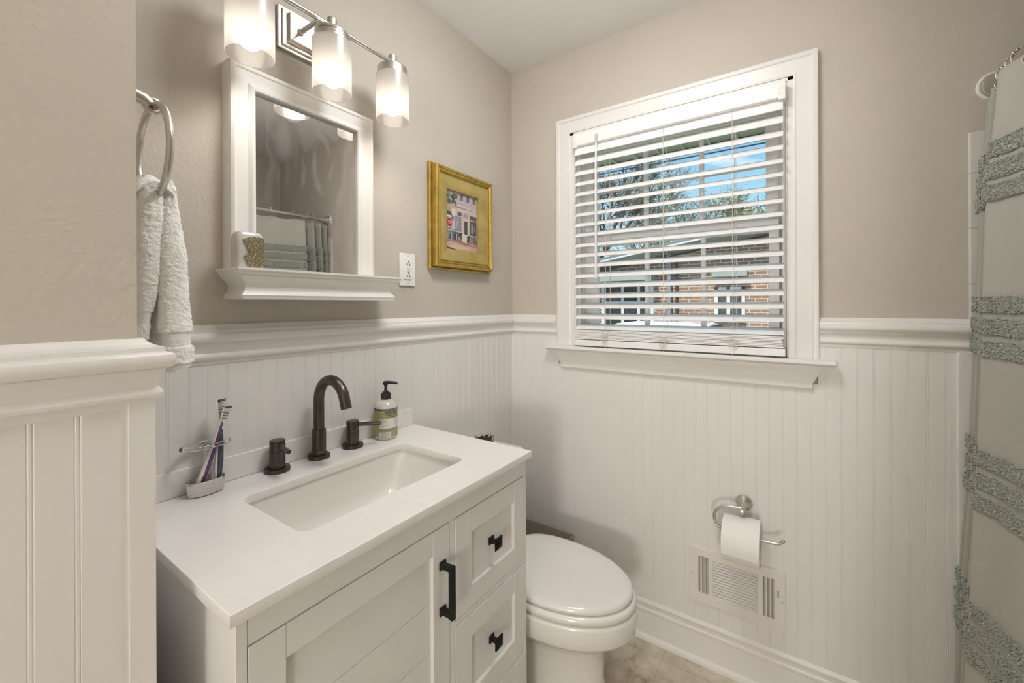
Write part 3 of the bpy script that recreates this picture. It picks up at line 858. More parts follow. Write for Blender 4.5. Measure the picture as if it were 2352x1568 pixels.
pr_(G(70, 72, 76), .02, .035, .04, .42)
pt(G(214, 196, 192), *[(.118 + .108 * math.cos(a + .39), .455 + .092 * math.sin(a + .39)) for a in [i * PI / 4 for i in range(8)]])
pt(G(176, 44, 58), *[(.118 + .092 * math.cos(a + .39), .455 + .078 * math.sin(a + .39)) for a in [i * PI / 4 for i in range(8)]])
pr_(G(206, 200, 196), .0, .20, .545, .575)
vs, fs = text_geo('STOP', 0.0155, 0.0, xs=0.85)
_ly[0] += 2
mb.add([(PXA + .118 * (PXB - PXA) + v.x, -0.0100 - 0.00002 * _ly[0], PZA + .455 * (PZB - PZA) + v.y) for v in vs], fs, col=G(220, 200, 198))
mb.build('painting', ART, pc)

# ================================================================== TOWEL RING + TOWEL
RC = Vector((-1.420, -0.195, 1.593)); RR = 0.083
tr = thing('towel_ring', (-1.494, -0.195, 1.69), 'brushed nickel towel ring on the near side wall', 'towel ring')
m = MB().tube([RC + Vector((0, RR * math.sin(a), RR * math.cos(a))) for a in [i * 2 * PI / 64 for i in range(64)]], 0.0058, 12, closed=True)
m.build('ring', NICKEL, tr)
m = MB().lathe([(0.028, 0), (0.028, 0.004), (0.020, 0.012), (0.013, 0.020)], (-1.494, -0.195, 1.686), Matrix.Rotation(PI / 2, 4, 'Y'), 28)
m.tube([(-1.478, -0.195, 1.690), (-1.452, -0.195, 1.690), (-1.434, -0.195, 1.684), (-1.424, -0.195, 1.676)], [0.013, 0.0115, 0.011, 0.009], 14)
m.tube([RC + Vector((0.002 * 0 + 0.011 * math.cos(a), 0.0, RR + 0.011 * math.sin(a))) for a in [i * 2 * PI / 24 for i in range(24)]], 0.0048, 10, closed=True)
m.build('post', NICKEL, tr)

def towel():
    m = MB(); rnd = random.Random(12)
    NU, NV = 190, 84
    zb = RC.z - RR
    def lerp(keys, t):
        for (t0, a0), (t1, a1) in zip(keys, keys[1:]):
            if t <= t1: 
                f = (t - t0) / (t1 - t0); f = f * f * (3 - 2 * f)
                return [p + (q - p) * f for p, q in zip(a0, a1)]
        return keys[-1][1]
    # x inner, x outer, y near, y far
    RK = [(0, (-1.414, -1.389, -.223, -.160)), (.45, (-1.428, -1.376, -.241, -.128)), (1.0, (-1.431, -1.370, -.254, -.105))]
    LK = [(0, (-1.453, -1.409, -.228, -.155)), (.50, (-1.460, -1.412, -.236, -.128)), (1.0, (-1.457, -1.431, -.230, -.110))]
    for side, keys, bot in ((1, RK, 1.204), (-1, LK, 1.250)):
        rings = []; top = zb + 0.036
        for i in range(NU + 1):
            t = i / NU; z = top + (bot - top) * t
            xi, xo, yn, yf = lerp(keys, t)
            cx_, cy_ = (xi + xo) / 2, (yn + yf) / 2
            k = min(1.0, 0.45 + t * 12) * (0.84 if t > 0.985 else 1.0)
            hx2, hy2 = (xo - xi) / 2 * k, (yf - yn) / 2 * min(1.0, 0.7 + t * 6)
            band = 0.80 < t < 0.875 or t > 0.965
            if band: hx2 *= 0.88; hy2 *= 0.97
            ring = []
            for j in range(NV):
                a = 2 * PI * j / NV; ca, sa = math.cos(a), math.sin(a)
                px = hx2 * math.copysign(abs(ca) ** 0.75, ca); py = hy2 * math.copysign(abs(sa) ** 0.75, sa)
                px += 0.0045 * math.sin(py * 70 + 2 * side + 2.2 * t) * min(1, t * 4) - side * 0.005 * math.exp(-((py + 0.02) / 0.012) ** 2) * min(1, t * 5)
                p = Vector((cx_ + px, cy_ + py, z))
                nz = noise.noise(p * 30) * 0.002 + (0 if band else noise.noise(p * 170) * 0.0014 + noise.noise(p * 360) * 0.0016)
                if band: nz += 0.0006 * math.sin((z + py * 0.6) * 2000)
                p += Vector((ca, sa, 0)) * nz
                ring.append(p)
            rings.append(ring)
        m.loft(rings)
    # saddle over the ring
    rings = []
    for i in range(17):
        q = -1 + 2 * i / 16
        ring = []
        for j in range(28):
            a = 2 * PI * j / 28
            p = Vector((RC.x - 0.006 + 0.026 * q, RC.y + 0.002 + 0.036 * math.sin(a), zb + 0.022 - 0.016 * q * q + 0.014 * math.cos(a)))
            p.z += noise.noise(p * 160) * 0.0018 + noise.noise(p * 300) * 0.0012
            ring.append(p)
        rings.append(ring)
    m.loft(rings)
    return m
tw = towel().build('hand_towel', TERRY, angle=80)
tag(tw, 'white terry hand towel hanging through the nickel ring', 'towel')

# ================================================================== VANITY CABINET
CX0, CX1, CF = -1.4132, -0.6610, -0.497
va = thing('vanity_cabinet', (-1.037, -0.25, 0), 'white shaker vanity cabinet with one door and a drawer stack', 'cabinet')
m = MB()
m.box(CX0 + 0.004, CX0 + 0.019, CF + 0.012, -0.022, 0.0, 0.880).box(CX1 - 0.019, CX1 - 0.002, CF + 0.012, -0.022, 0.0, 0.880)
m.box(CX0 + 0.019, CX1 - 0.019, -0.034, -0.026, 0.03, 0.70).box(CX0 + 0.019, CX1 - 0.019, CF + 0.03, -0.03, 0.085, 0.10)
m.build('body', CAB, va, bevel=0.001)
MB().box(CX0 + 0.0195, CX1 - 0.0195, CF + 0.024, CF + 0.028, 0.101, 0.72).build('gap_shade_board', CAVITY, va)  # board coloured dark so the door and drawer gaps read as shade
m = MB()
m.box(CX0, CX0 + 0.015, CF, CF + 0.02, 0, 0.880).box(CX1 - 0.010, CX1, CF, CF + 0.02, 0, 0.880)
m.box(CX0 + 0.015, CX1 - 0.010, CF + 0.001, CF + 0.02, 0.832, 0.880)
m.box(-0.9795, -0.9620, CF + 0.001, CF + 0.02, 0.09, 0.832)
m.box(-0.9620, CX1 - 0.010, CF + 0.001, CF + 0.02, 0.582, 0.596).box(-0.9620, CX1 - 0.010, CF + 0.001, CF + 0.02, 0.328, 0.342)
m.box(CX0 + 0.015, CX1 - 0.010, CF + 0.001, CF + 0.02, 0.06, 0.110)
m.build('face_frame', CAB, va, bevel=0.0008)
def shaker(name, x0, x1, z0, z1, sl, sr, rt, rb, planks=0):
    g = 0.0016
    x0 += g; x1 -= g; z0 += g; z1 -= g
    m = MB(); f = CF - 0.0005
    m.box(x0, x0 + sl, f, f + 0.019, z0, z1).box(x1 - sr, x1, f, f + 0.019, z0, z1)
    m.box(x0 + sl + .0004, x1 - sr - .0004, f + .0003, f + 0.019, z1 - rt, z1).box(x0 + sl + .0004, x1 - sr - .0004, f + .0003, f + 0.019, z0, z0 + rb)
    a, b2 = z0 + rb, z1 - rt
    if planks:
        n = planks; h = 0.1045
        zt = b2
        while zt > a + 0.001:
            zn = max(a, zt - h)
            m.box(x0 + sl - .001, x1 - sr + .001, f + 0.0085, f + 0.016, zn + 0.0008, zt - 0.0008)
            zt = zn
        m.box(x0 + sl - .001, x1 - sr + .001, f + 0.0105, f + 0.017, a, b2)
    else:
        m.box(x0 + sl - .001, x1 - sr + .001, f + 0.0085, f + 0.016, a, b2)
    return m.build(name, CAB, va, bevel=0.0009)
door = shaker('door', CX0 + 0.015, -0.9795, 0.110, 0.832, 0.053, 0.0505, 0.052, 0.055, planks=6)
hx = -1.0045
m = MB()
for z in (0.748, 0.648):
    m.loft([[(hx + sx * e, CF - 0.0005 - dy, z + sz * e) for sx, sz in ((-1, -1), (1, -1), (1, 1), (-1, 1))] for e, dy in ((.0095, 0), (.0095, .003), (.0085, .0045), (.0060, .007), (.0060, .026))])
m.box(hx - 0.0058, hx + 0.0058, CF - 0.036, CF - 0.024, 0.6405, 0.7555)
m.build('handle', BLACKM, door, bevel=0.0015)
for z0, z1, zk in ((0.596, 0.832, 0.7135), (0.342, 0.582, 0.461), (0.110, 0.328, 0.219)):
    d = shaker('drawer', -0.9620, CX1 - 0.010, z0, z1, 0.0565, 0.0495, 0.055, 0.050)
    kx = -0.8175; y = CF + 0.008
    m = MB().loft([[(kx + sx * e, y - dy, zk + sz * e) for sx, sz in ((-1, -1), (1, -1), (1, 1), (-1, 1))] for e, dy in ((.0095, 0), (.0095, .003), (.0080, .0045), (.0052, .007), (.0052, .016), (.0090, .021), (.0150, .0235), (.0155, .0265), (.0030, .0335))])
    m.build('knob', BLACKM, d, bevel=0.0008)

# countertop with undermount basin
TZ = 0.8995
ct = thing('countertop', (-1.0385, -0.25, 0.880), 'white quartz vanity top with undermount rectangular sink', 'countertop')
hole = rrect(-1.2595, -0.8075, -0.3940, -0.1400, 0.022, 6)
vs, fs = poly('c', rect(-1.4262, -0.6505, -0.512, 0.0), [hole], 0.0190, 0.0014, 2)
MB().add(vs, fs, T=Matrix.Translation((0, 0, TZ - 0.0095))).build('slab', QUARTZ, ct)
vs, fs = poly('c', rect(-1.4262, -0.6545, TZ + 0.0005, 0.9565), [], 0.020, 0.0012)
MB().add(vs, fs, T=onY(-0.0103)).build('backsplash', QUARTZ, ct)
def rr3(x0, x1, y0, y1, r, z): return [(x, y, z) for x, y in rrect(x0, x1, y0, y1, r, 6)]
rg = [rr3(-1.285, -0.782, -0.420, -0.115, 0.03, 0.8800), rr3(-1.2640, -0.8030, -0.3980, -0.1360, 0.024, 0.8800), rr3(-1.2630, -0.8040, -0.3975, -0.1365, 0.024, 0.872), rr3(-1.2600, -0.8180, -0.3950, -0.1390, 0.022, 0.850),
      rr3(-1.2540, -0.8420, -0.3890, -0.1460, 0.022, 0.795), rr3(-1.2460, -0.8580, -0.3800, -0.1560, 0.025, 0.772), rr3(-1.228, -0.880, -0.362, -0.175, 0.03, 0.763), rr3(-1.130, -1.045, -0.285, -0.235, 0.02, 0.760)]
MB().loft(rg, cap0=False, cap1=True).build('basin', SINKM, ct, angle=50)
m = MB().lathe([(0.022, 0.7615), (0.022, 0.764), (0.016, 0.765), (0.001, 0.7635)], (-1.0875, -0.26, 0), None, 28)
m.build('drain', BRONZE, ct)

# ================================================================== FAUCET (widespread)
FY = -0.0500
fa = thing('faucet', (-1.0225, FY, TZ), 'dark bronze widespread faucet with arched spout and two lever handles', 'faucet')
fx = -1.0225
m = MB().lathe([(0.0285, TZ), (0.0285, TZ + 0.0080), (0.0275, TZ + 0.0095), (0.019, TZ + 0.010)], (fx, FY, 0), None, 40)
m.lathe([(0.0190, TZ + 0.0100), (0.0190, TZ + 0.0140), (0.0180, TZ + 0.0145), (0.0180, 0.9765), (0.0172, 0.9780), (0.0140, 0.9780)], (fx, FY, 0), None, 40)
m.build('spout_base', BRONZE, fa)
R = 0.0605; cz = 1.058
pts = [(fx, FY, 0.975), (fx, FY, 1.0), (fx, FY, 1.03)]
for i in range(33):
    a = math.radians(160) * i / 32
    pts.append((fx, FY - R + R * math.cos(a), cz + R * math.sin(a)))
a = math.radians(160); lp = pts[-1]
for k in (0.5, 1.0):
    pts.append((fx, lp[1] - 0.030 * k * math.sin(a), lp[2] + 0.030 * k * math.cos(a)))
m = MB().tube(pts, 0.0138, 24)
m.build('spout', BRONZE, fa)
vs, fs = text_geo('DELTA', 0.0035, 0.0)
dt = -0.35
MB().add([(fx + 0.0182 * math.sin(v.x / 0.0182 + dt), FY - 0.0182 * math.cos(v.x / 0.0182 + dt), TZ + 0.019 + v.y) for v in vs], fs).build('maker_mark', NICKEL, fa)
for hxx, dr in ((-1.1345, Vector((-0.15, -0.98, 0)).normalized()), (-0.9165, Vector((0.70, -0.714, 0)).normalized())):
    m = MB().lathe([(0.0295, TZ), (0.0295, TZ + 0.0080), (0.0285, TZ + 0.0095), (0.019, TZ + 0.010)], (hxx, FY, 0), None, 40)
    m.lathe([(0.0190, TZ + 0.0100), (0.0190, TZ + 0.0140), (0.0180, TZ + 0.0145), (0.0180, 0.9490), (0.0174, 0.9498), (0.0174, 0.9506), (0.0180, 0.9514), (0.0180, 0.9760), (0.0170, 0.9775), (0.001, 0.9778)], (hxx, FY, 0), None, 40)
    hb = m.build('handle', BRONZE, fa)
    p0 = Vector((hxx, FY, 0.9655))
    m = MB().tube([p0 + dr * 0.015, p0 + dr * 0.079, p0 + dr * 0.080], [0.0058, 0.0058, 0.0050], 16)
    m.build('lever', BRONZE, hb)

# ================================================================== SOAP DISPENSER
sx, sy = -0.8035, -0.0605
so = thing('soap_dispenser', (sx, sy, TZ), 'hand soap pump bottle with green label beside the faucet', 'soap bottle')
BOT = mat('milky soap bottle', (0.60, 0.58, 0.54), 0.25, nscale=20, ncol=0.02, coat=0.2)
m = MB().lathe([(0.030, TZ + 0.0003), (0.0335, TZ + 0.003), (0.0352, TZ + 0.010), (0.0355, TZ + 0.02), (0.0355, 0.9955), (0.0345, 1.004), (0.031, 1.011), (0.025, 1.017), (0.018, 1.0205), (0.0135, 1.022), (0.0135, 1.026)], (sx, sy, 0), None, 56)
m.build('bottle', BOT, so)
m = MB()
prof = [(0.0150, 1.0225), (0.0150, 1.0400), (0.0145, 1.0410), (0.0105, 1.0412), (0.0105, 1.0455), (0.0100, 1.0460), (0.0055, 1.0462)]
m.lathe(prof, (sx, sy, 0), None, 48)
for k in range(40):
    a = 2 * PI * k / 40
    m.tube([(sx + 0.0150 * math.cos(a), sy + 0.0150 * math.sin(a), 1.0235), (sx + 0.0150 * math.cos(a), sy + 0.0150 * math.sin(a), 1.0395)], 0.0006, 4)
m.build('collar', BLACKP, so)
dv = Vector((0.72, -0.69, 0)).normalized(); P0 = Vector((sx, sy, 0))
m = MB().lathe([(0.0048, 1.046), (0.0045, 1.063), (0.0075, 1.068), (0.0085, 1.0745), (0.0078, 1.0765), (0.001, 1.077)], (sx, sy, 0), None, 28)
m.tube([P0 + Vector((0, 0, 1.0735)) - dv * 0.009, P0 + Vector((0, 0, 1.0735)), P0 + dv * 0.015 + Vector((0, 0, 1.0732)), P0 + dv * 0.029 + Vector((0, 0, 1.0715)), P0 + dv * 0.036 + Vector((0, 0, 1.0690))], [0.0035, 0.0055, 0.0050, 0.0045, 0.0033], 14)
m.build('pump_head', BLACKP, so)
LG = mat('sage label green', (0.335, 0.335, 0.165), 0.5, nscale=60, ncol=0.04)
LN = mat('navy label ink', (0.022, 0.024, 0.03), 0.5, nscale=60, ncol=0.05)
LW = mat('label white', (0.74, 0.70, 0.66), 0.55, nscale=60, ncol=0.02)
LD = mat('label grey print', (0.33, 0.31, 0.29), 0.6, nscale=60, ncol=0.05)
def cpatch(mb, u0, u1, z0, z1, r, n=24, zt=None):
    vs, fs = [], []
    for i in range(n + 1):
        u = u0 + (u1 - u0) * i / n; a = u / 0.0355
        vs += [(sx + r * math.sin(a), sy - r * math.cos(a), z0), (sx + r * math.sin(a), sy - r * math.cos(a), z1)]
    for i in range(n): fs.append((2 * i, 2 * i + 2, 2 * i + 3, 2 * i + 1))
    mb.add(vs, fs)
def ctext(mb, txt, size, u, z, r, xs=1.0, bold=0.0, align='CENTER'):
    vs, fs = text_geo(txt, size, 0.0, align, bold, xs)
    mb.add([(sx + r * math.sin((u + v.x) / 0.0355), sy - r * math.cos((u + v.x) / 0.0355), z + v.y) for v in vs], fs)
r0 = 0.0357
lb = MB(); cpatch(lb, -0.080, 0.052, 0.9090, 0.9960, r0, 48); lab = lb.build('label', LG, so)
lb = MB(); cpatch(lb, -0.080, 0.052, 0.9915, 0.9965, r0 + .0002, 48); ctext(lb, "MEYER'S", 0.0200, -0.0030, 0.9822, r0 + .0003, 0.62, 0.0)
ctext(lb, 'CLEAN DAY', 0.0066, -0.0010, 0.9705, r0 + .0003, 1.15, 0.0); ctext(lb, 'Mrs.', 0.0046, -0.0375, 0.9815, r0 + .0003, 1.0, 0.0); lb.build('label_lettering', LN, lab)
lb = MB(); ctext(lb, 'HARDWORKING HOMEKEEPING', 0.0038, -0.006, 0.9939, r0 + .0004, 1.05)
cpatch(lb, -0.0440, 0.0330, 0.9365, 0.9670, r0 + .0003); cpatch(lb, -0.0440, -0.0085, 0.9105, 0.9255, r0 + .0003, 12); lb.build('label_white_panel', LW, lab)
lb = MB()
rnd = random.Random(3)
for k in range(6):
    z = 0.9640 - 0.0040 * k
    cpatch(lb, -0.0420, -0.0420 + 0.018 + 0.012 * rnd.random(), z - .0004, z + .0004, r0 + .0005, 8); cpatch(lb, 0.0030, 0.0030 + 0.014 + 0.008 * rnd.random(), z - .0004, z + .0004, r0 + .0005, 8)
for k in range(3):
    z = 0.9338 - 0.0028 * k
    cpatch(lb, -0.0440, 0.020 - 0.012 * k, z - .0004, z + .0004, r0 + .0005, 20)
u = -0.0395
while u < -0.0125:
    w_ = rnd.choice([.0004, .0007, .0011]); cpatch(lb, u, u + w_, 0.9125, 0.9240, r0 + .0005, 1); u += w_ + rnd.choice([.0005, .0008])
lb.build('label_small_print', LD, lab)

# ================================================================== TOOTHBRUSH HOLDER + BRUSHES
tx, ty = -1.2900, -0.0480
th = thing('toothbrush_holder', (tx, ty, TZ), 'oval steel toothbrush holder with clear ring at the counter end', 'toothbrush holder')
def oval(a, b2, z, n=40, cx=tx, cy=ty): return [(cx + a * math.cos(2 * PI * i / n), cy + b2 * math.sin(2 * PI * i / n), z) for i in range(n)]
m = MB().loft([oval(.032, .0175, TZ + .0004), oval(.0345, .0200, TZ + .002), oval(.0360, .0220, TZ + .012), oval(.0375, .0238, TZ + .028), oval(.0376, .0240, TZ + .032), oval(.0366, .0230, TZ + .0335), oval(.0355, .0220, TZ + .032), oval(.034, .0200, TZ + .012), oval(.029, .0150, TZ + .005)])
m.build('dish', STEEL, th)
m = MB().tube([(tx + 0.002, ty + 0.004, TZ + 0.004), (tx + 0.002, ty + 0.004, 1.006)], 0.0040, 12).tube([(tx + 0.009, ty + 0.004, TZ + 0.004), (tx + 0.009, ty + 0.004, 1.006)], 0.0026, 10)
m.tube([(tx + .002, ty - 0.019, 1.007), (tx + 0.004, ty, 1.007), (tx + .002, ty + 0.019, 1.007)], 0.0030, 8)
m.build('post', ACRYL, th)
m = MB().tube([(tx + .0440 * math.cos(a), ty + .0222 * math.sin(a), 1.008) for a in [i * 2 * PI / 56 for i in range(56)]], 0.0048, 12, closed=True)
m.build('clear_ring', ACRYL, th)
TBW = mat('toothbrush white', (0.74, 0.73, 0.70), 0.3, nscale=50, ncol=0.02)
TBP = mat('toothbrush purple', (0.135, 0.055, 0.165), 0.4, nscale=50, ncol=0.06)
TBB = mat('toothbrush slate blue', (0.050, 0.068, 0.090), 0.45, nscale=50, ncol=0.1, bump=0.3, bscale=500)
BRD = mat('bristle dark', (0.05, 0.055, 0.07), 0.7, nscale=300, ncol=0.3)
BRL = mat('bristle pale', (0.72, 0.70, 0.66), 0.7, nscale=300, ncol=0.1)
def brush(label, P0, P1, face, grip, pale, L1, wide):
    """P0 foot, P1 head end; face = direction bristles point"""
    P0 = Vector(P0); P1 = Vector(P1); ax = (P1 - P0); Ln = ax.length; ax.normalize()
    fc = Vector(face); fc = (fc - ax * fc.dot(ax)).normalized(); sd = ax.cross(fc)
    root = thing('toothbrush', P0, label, 'toothbrush', 'toothbrushes in the holder')
    def ringat(s, w_, t_, off=0.0, n=16):
        c = P0 + ax * (s * Ln) + fc * off
        return [c + sd * w_ * math.cos(2 * PI * i / n) + fc * t_ * math.sin(2 * PI * i / n) for i in range(n)]
    prof = [(0.0, .003, .003), (.02, .0055, .0045), (.12, .0070, .0055), (.25, .0078, .0062), (.38, .0066, .0055), (.50, .0058, .0050), (.60, .0048, .0042), (.72, .0036, .0030), (.80, .0036, .0030), (.84, .0055, .0032), (.88, .0068, .0030), (.96, .0066, .0030), (1.0, .0040, .0025)]
    body = MB().loft([ringat(s, a * wide, b2, 0.004 * math.sin(s * PI)) for s, a, b2 in prof]).build('handle', TBW, root)
    gp = [(.05, .0035, .003), (.15, .0055, .0050), (.28, .0062, .0060), (.40, .0056, .0052), (.52, .0050, .0046), (.64, .0042, .0036), (L1, .0030, .0022)]
    MB().loft([ringat(s, a * wide, b2, 0.0035 + 0.004 * math.sin(s * PI)) for s, a, b2 in gp]).build('grip', grip, root)
    for nm, mt, rows in (('bristles', BRL, range(1, 8)), ('bristle_tip', BRD, (0, 2, 4, 8, 9))):
        mb2 = MB()
        for r_ in rows:
            for c_ in range(4):
                s = .845 + .0145 * r_ + (0.003 if mt is BRD else 0)
                b0 = P0 + ax * (s * Ln) + sd * (c_ - 1.5) * .0029
                hgt = .0115 + (.0025 if r_ >= 8 else 0)
                mb2.tube([b0, b0 + fc * hgt + ax * (.003 if r_ >= 8 else .0005)], .0012, 6)
        mb2.build(nm, mt, root)
brush('white and purple toothbrush leaning to the right in the oval holder', (-1.3130, -0.0530, TZ + 0.008), (-1.2515, -0.0500, 1.090), (0.75, -0.6, -0.2), TBP, BRL, .80, 1.0)
brush('white toothbrush with slate blue grip standing upright in the oval holder', (-1.2700, -0.0500, TZ + 0.008), (-1.2640, -0.0450, 1.106), (0.6, -0.75, 0), TBB, BRL, .62, 1.45)

# ================================================================== TOILET
tcx = -0.425
tl = thing('toilet', (tcx, -0.4, 0), 'white elongated toilet with closed lid beside the vanity', 'toilet')
def egg(hw, yb, yf, z, n=56, pw=2.15):
    out = []
    yc = yb + (yf - yb) * 0.44
    for i in range(n):
        a = 2 * PI * i / n
        ca, sa = math.cos(a), math.sin(a)
        e = 2 / (pw if ca > 0 else 2.0)
        L_ = (yb - yc) if ca > 0 else (yc - yf)
        e2 = 2 / (3.0 if ca > 0 else 2.0)
        out.append((tcx + hw * (1 if sa > 0 else -1) * abs(sa) ** e2, yc + L_ * (1 if ca > 0 else -1) * abs(ca) ** e2, z))
    return out
m = MB().loft([egg(.128, -.10, -.655, 0.0), egg(.131, -.10, -.658, 0.008), egg(.127, -.10, -.650, 0.03), egg(.122, -.10, -.630, 0.14), egg(.126, -.11, -.640, 0.235), egg(.140, -.14, -.668, 0.268), egg(.160, -.18, -.698, 0.290), egg(.178, -.20, -.722, 0.312), egg(.1835, -.21, -.731, 0.3175),
               egg(.1855, -.21, -.735, 0.325), egg(.1870, -.22, -.738, 0.345), egg(.1865, -.22, -.738, 0.375), egg(.184, -.23, -.735, 0.384), egg(.178, -.235, -.728, 0.3868)])
m.build('bowl', PORC, tl, angle=60)
m = MB().loft([egg(.176, -.245, -.726, 0.3885), egg(.1825, -.243, -.7325, 0.391), egg(.1845, -.243, -.7345, 0.399), egg(.1825, -.245, -.7325, 0.408), egg(.176, -.250, -.726, 0.4125)])
m.build('seat', PORC, tl, angle=60)
m = MB().loft([egg(.170, -.252, -.716, 0.4150), egg(.1760, -.250, -.7220, 0.4170), egg(.1775, -.250, -.7235, 0.4235), egg(.1755, -.252, -.7215, 0.4305), egg(.168, -.257, -.713, 0.4350), egg(.150, -.275, -.693, 0.4378), egg(.10, -.33, -.62, 0.4395), egg(.02, -.44, -.50, 0.4400)])
m.build('lid', PORC, tl, angle=60)
for s in (-1, 1):
    m = MB().lathe([(0.013, -0.02), (0.013, 0.02)], (tcx + s * 0.075, -0.245, 0.418), Matrix.Rotation(PI / 2, 4, 'Y'), 16)
    m.build('hinge', WHITEP, tl)
def rb(x0, x1, y0, y1, z, r): return [(x, y, z) for x, y in rrect(x0, x1, y0, y1, r, 5)]
m = MB().loft([rb(-.60, -.25, -.205, -.03, 0.36, .03), rb(-.615, -.235, -.208, -.028, 0.45, .03), rb(-.622, -.228, -.210, -.026, 0.70, .03)])
m.box(-.53, -.32, -.26, -.05, 0.25, 0.372)
m.build('tank', PORC, tl, angle=45)
m = MB().loft([rb(-.628, -.222, -.218, -.020, 0.702, .03), rb(-.632, -.218, -.221, -.018, 0.709, .032), rb(-.632, -.218, -.221, -.018, 0.724, .032), rb(-.628, -.222, -.217, -.021, 0.733, .032), rb(-.615, -.235, -.204, -.033, 0.7365, .03)])
m.build('tank_lid', PORC, tl, angle=45)
m = MB().lathe([(0.012, 0), (0.012, 0.012)], (-0.585, -0.2095, 0.655), Matrix.Rotation(PI / 2, 4, 'X'), 16).tube([(-0.585, -0.222, 0.655), (-0.545, -0.228, 0.650)], 0.006, 10)
m.build('flush_lever', NICKEL, tl)

# jar with dark filling on the tank
jx, jy = -0.372, -0.120
jr = thing('glass_jar', (jx, jy, 0.7365), 'small clear glass jar with dark potpourri on the toilet tank', 'jar')
m = MB().lathe([(0.034, 0.7370), (0.0365, 0.740), (0.0370, 0.800), (0.0374, 0.8035), (0.0362, 0.8040), (0.0350, 0.800), (0.0345, 0.745), (0.001, 0.743)], (jx, jy, 0), None, 36)
m.build('glass', JARG, jr)
POT = mat('dark dried petals', (0.06, 0.035, 0.022), 0.8, nscale=90, ncol=0.6, bump=0.8, bscale=120)
rnd = random.Random(8)
m = MB().lathe([(0.033, 0.746), (0.033, 0.786), (0.02, 0.790), (0.001, 0.791)], (jx, jy, 0), None, 24)
for k in range(60):
    a = rnd.random() * 6.28; r = 0.031 * math.sqrt(rnd.random()); p = Vector((jx + r * math.cos(a), jy + r * math.sin(a), 0.788 + 0.010 * rnd.random()))
    T = Matrix.Translation(p) @ Matrix.Rotation(rnd.random() * 3, 4, 'X') @ Matrix.Rotation(rnd.random() * 6, 4, 'Z')
    m.add([(-.006, -.004, 0), (.006, -.003, .002), (.007, .004, 0), (-.005, .005, .002)], [(0, 1, 2, 3)], T=T)
o = m.build('potpourri', POT, jr); o['kind'] = 'stuff'

# waste bin between toilet and wall
bn = thing('waste_bin', (-0.115, -0.23, 0), 'olive grey rectangular waste bin between toilet and wall', 'waste bin')
m = MB()
def rbn(e, z): return rb(-.200 + e, -.030 - e, -.342 + e, -.075 - e, z, .008)
m.loft([rbn(.022, 0.001), rbn(.0, 0.316), rbn(-.003, 0.318), rbn(-.003, 0.325), rbn(.002, 0.325), rbn(.003, 0.316), rbn(.026, 0.008)])
m.build('bin_shell', BINM, bn, angle=40)

# ================================================================== TOILET PAPER HOLDER + ROLL
ph = thing('toilet_paper_holder', (0, -0.986, 0.627), 'brushed nickel hook-style toilet paper holder on the wainscot', 'paper holder')
m = MB().lathe([(0.0262, PF), (0.0262, PF + .003), (0.0225, PF + .010), (0.0140, PF + .019), (0.0092, PF + .030), (0.0085, PF + .080), (0.0075, PF + .086), (0.001, PF + .088)], (0, -0.986, 0.627), Matrix.Rotation(-PI / 2, 4, 'Y'), 32)
m.build('rose', NICKEL, ph)
hx_ = -0.094
KS = (1.6766 + hx_) / (1.6766 - 0.070)
pk = lambda y, z: (hx_, -1.147 + (y + 1.147) * KS, 1.3166 + (z - 1.3166) * KS)
pts = catmull([pk(*q_) for q_ in ((-0.984, 0.6275), (-0.960, 0.6270), (-0.935, 0.6230), (-0.910, 0.6085), (-0.8985, 0.582), (-0.9055, 0.5570), (-0.9230, 0.5425), (-0.945, 0.5375), (-1.000, 0.5375), (-1.050, 0.5385), (-1.080, 0.5400), (-1.093, 0.5445), (-1.103, 0.5545))], 6)
m = MB().tube(pts, 0.0046, 12).lathe([(0.0062, 0), (0.0062, 0.012)], pk(-0.984, 0.6275), Matrix.Rotation(-PI / 2, 4, 'X'), 14).ball(pts[-1], 0.0048, 10)
m.build('hook_arm', NICKEL, ph)
rod_z = pk(-1.0, 0.5375)[2]
RL = Vector((hx_, 0, rod_z - 0.0155))
rl = thing('toilet_roll', (hx_, -0.986, RL.z), 'white toilet paper roll on the nickel holder', 'toilet paper')
ro, rin = 0.0725, 0.0202
def ann(r, y, n=72): return [(RL.x + r * math.cos(2 * PI * i / n), y, RL.z + r * math.sin(2 * PI * i / n)) for i in range(n)]
ya, yb = -1.041, -0.932
m = MB().loft([ann(rin, ya), ann(ro - .002, ya), ann(ro, ya + .002), ann(ro, yb - .002), ann(ro - .002, yb), ann(rin, yb), ann(rin, ya)], cap0=False, cap1=False)
# loose last sheet hugging the roll
sh = []
for i in range(30):
    a = math.radians(20 + 6.2 * i); r = ro + .0006 + (0.0016 if i == 29 else 0)
    sh.append((RL.x + r * math.cos(a), RL.z + r * math.sin(a)))
m.loft([[(x, y, z) for y in (ya + .001, yb - .001)] + [(RL.x + (x - RL.x) * 1.007, y, RL.z + (z - RL.z) * 1.007) for y in (yb - .001, ya + .001)] for x, z in sh])
m.build('paper', PAPER, rl, angle=40)
MB().loft([ann(rin, ya + .0003), ann(rin - .0012, ya + .0003), ann(rin - .0012, yb - .0003), ann(rin, yb - .0003), ann(rin, ya + .0003)], cap0=False, cap1=False).build('card_core', CARD, rl)

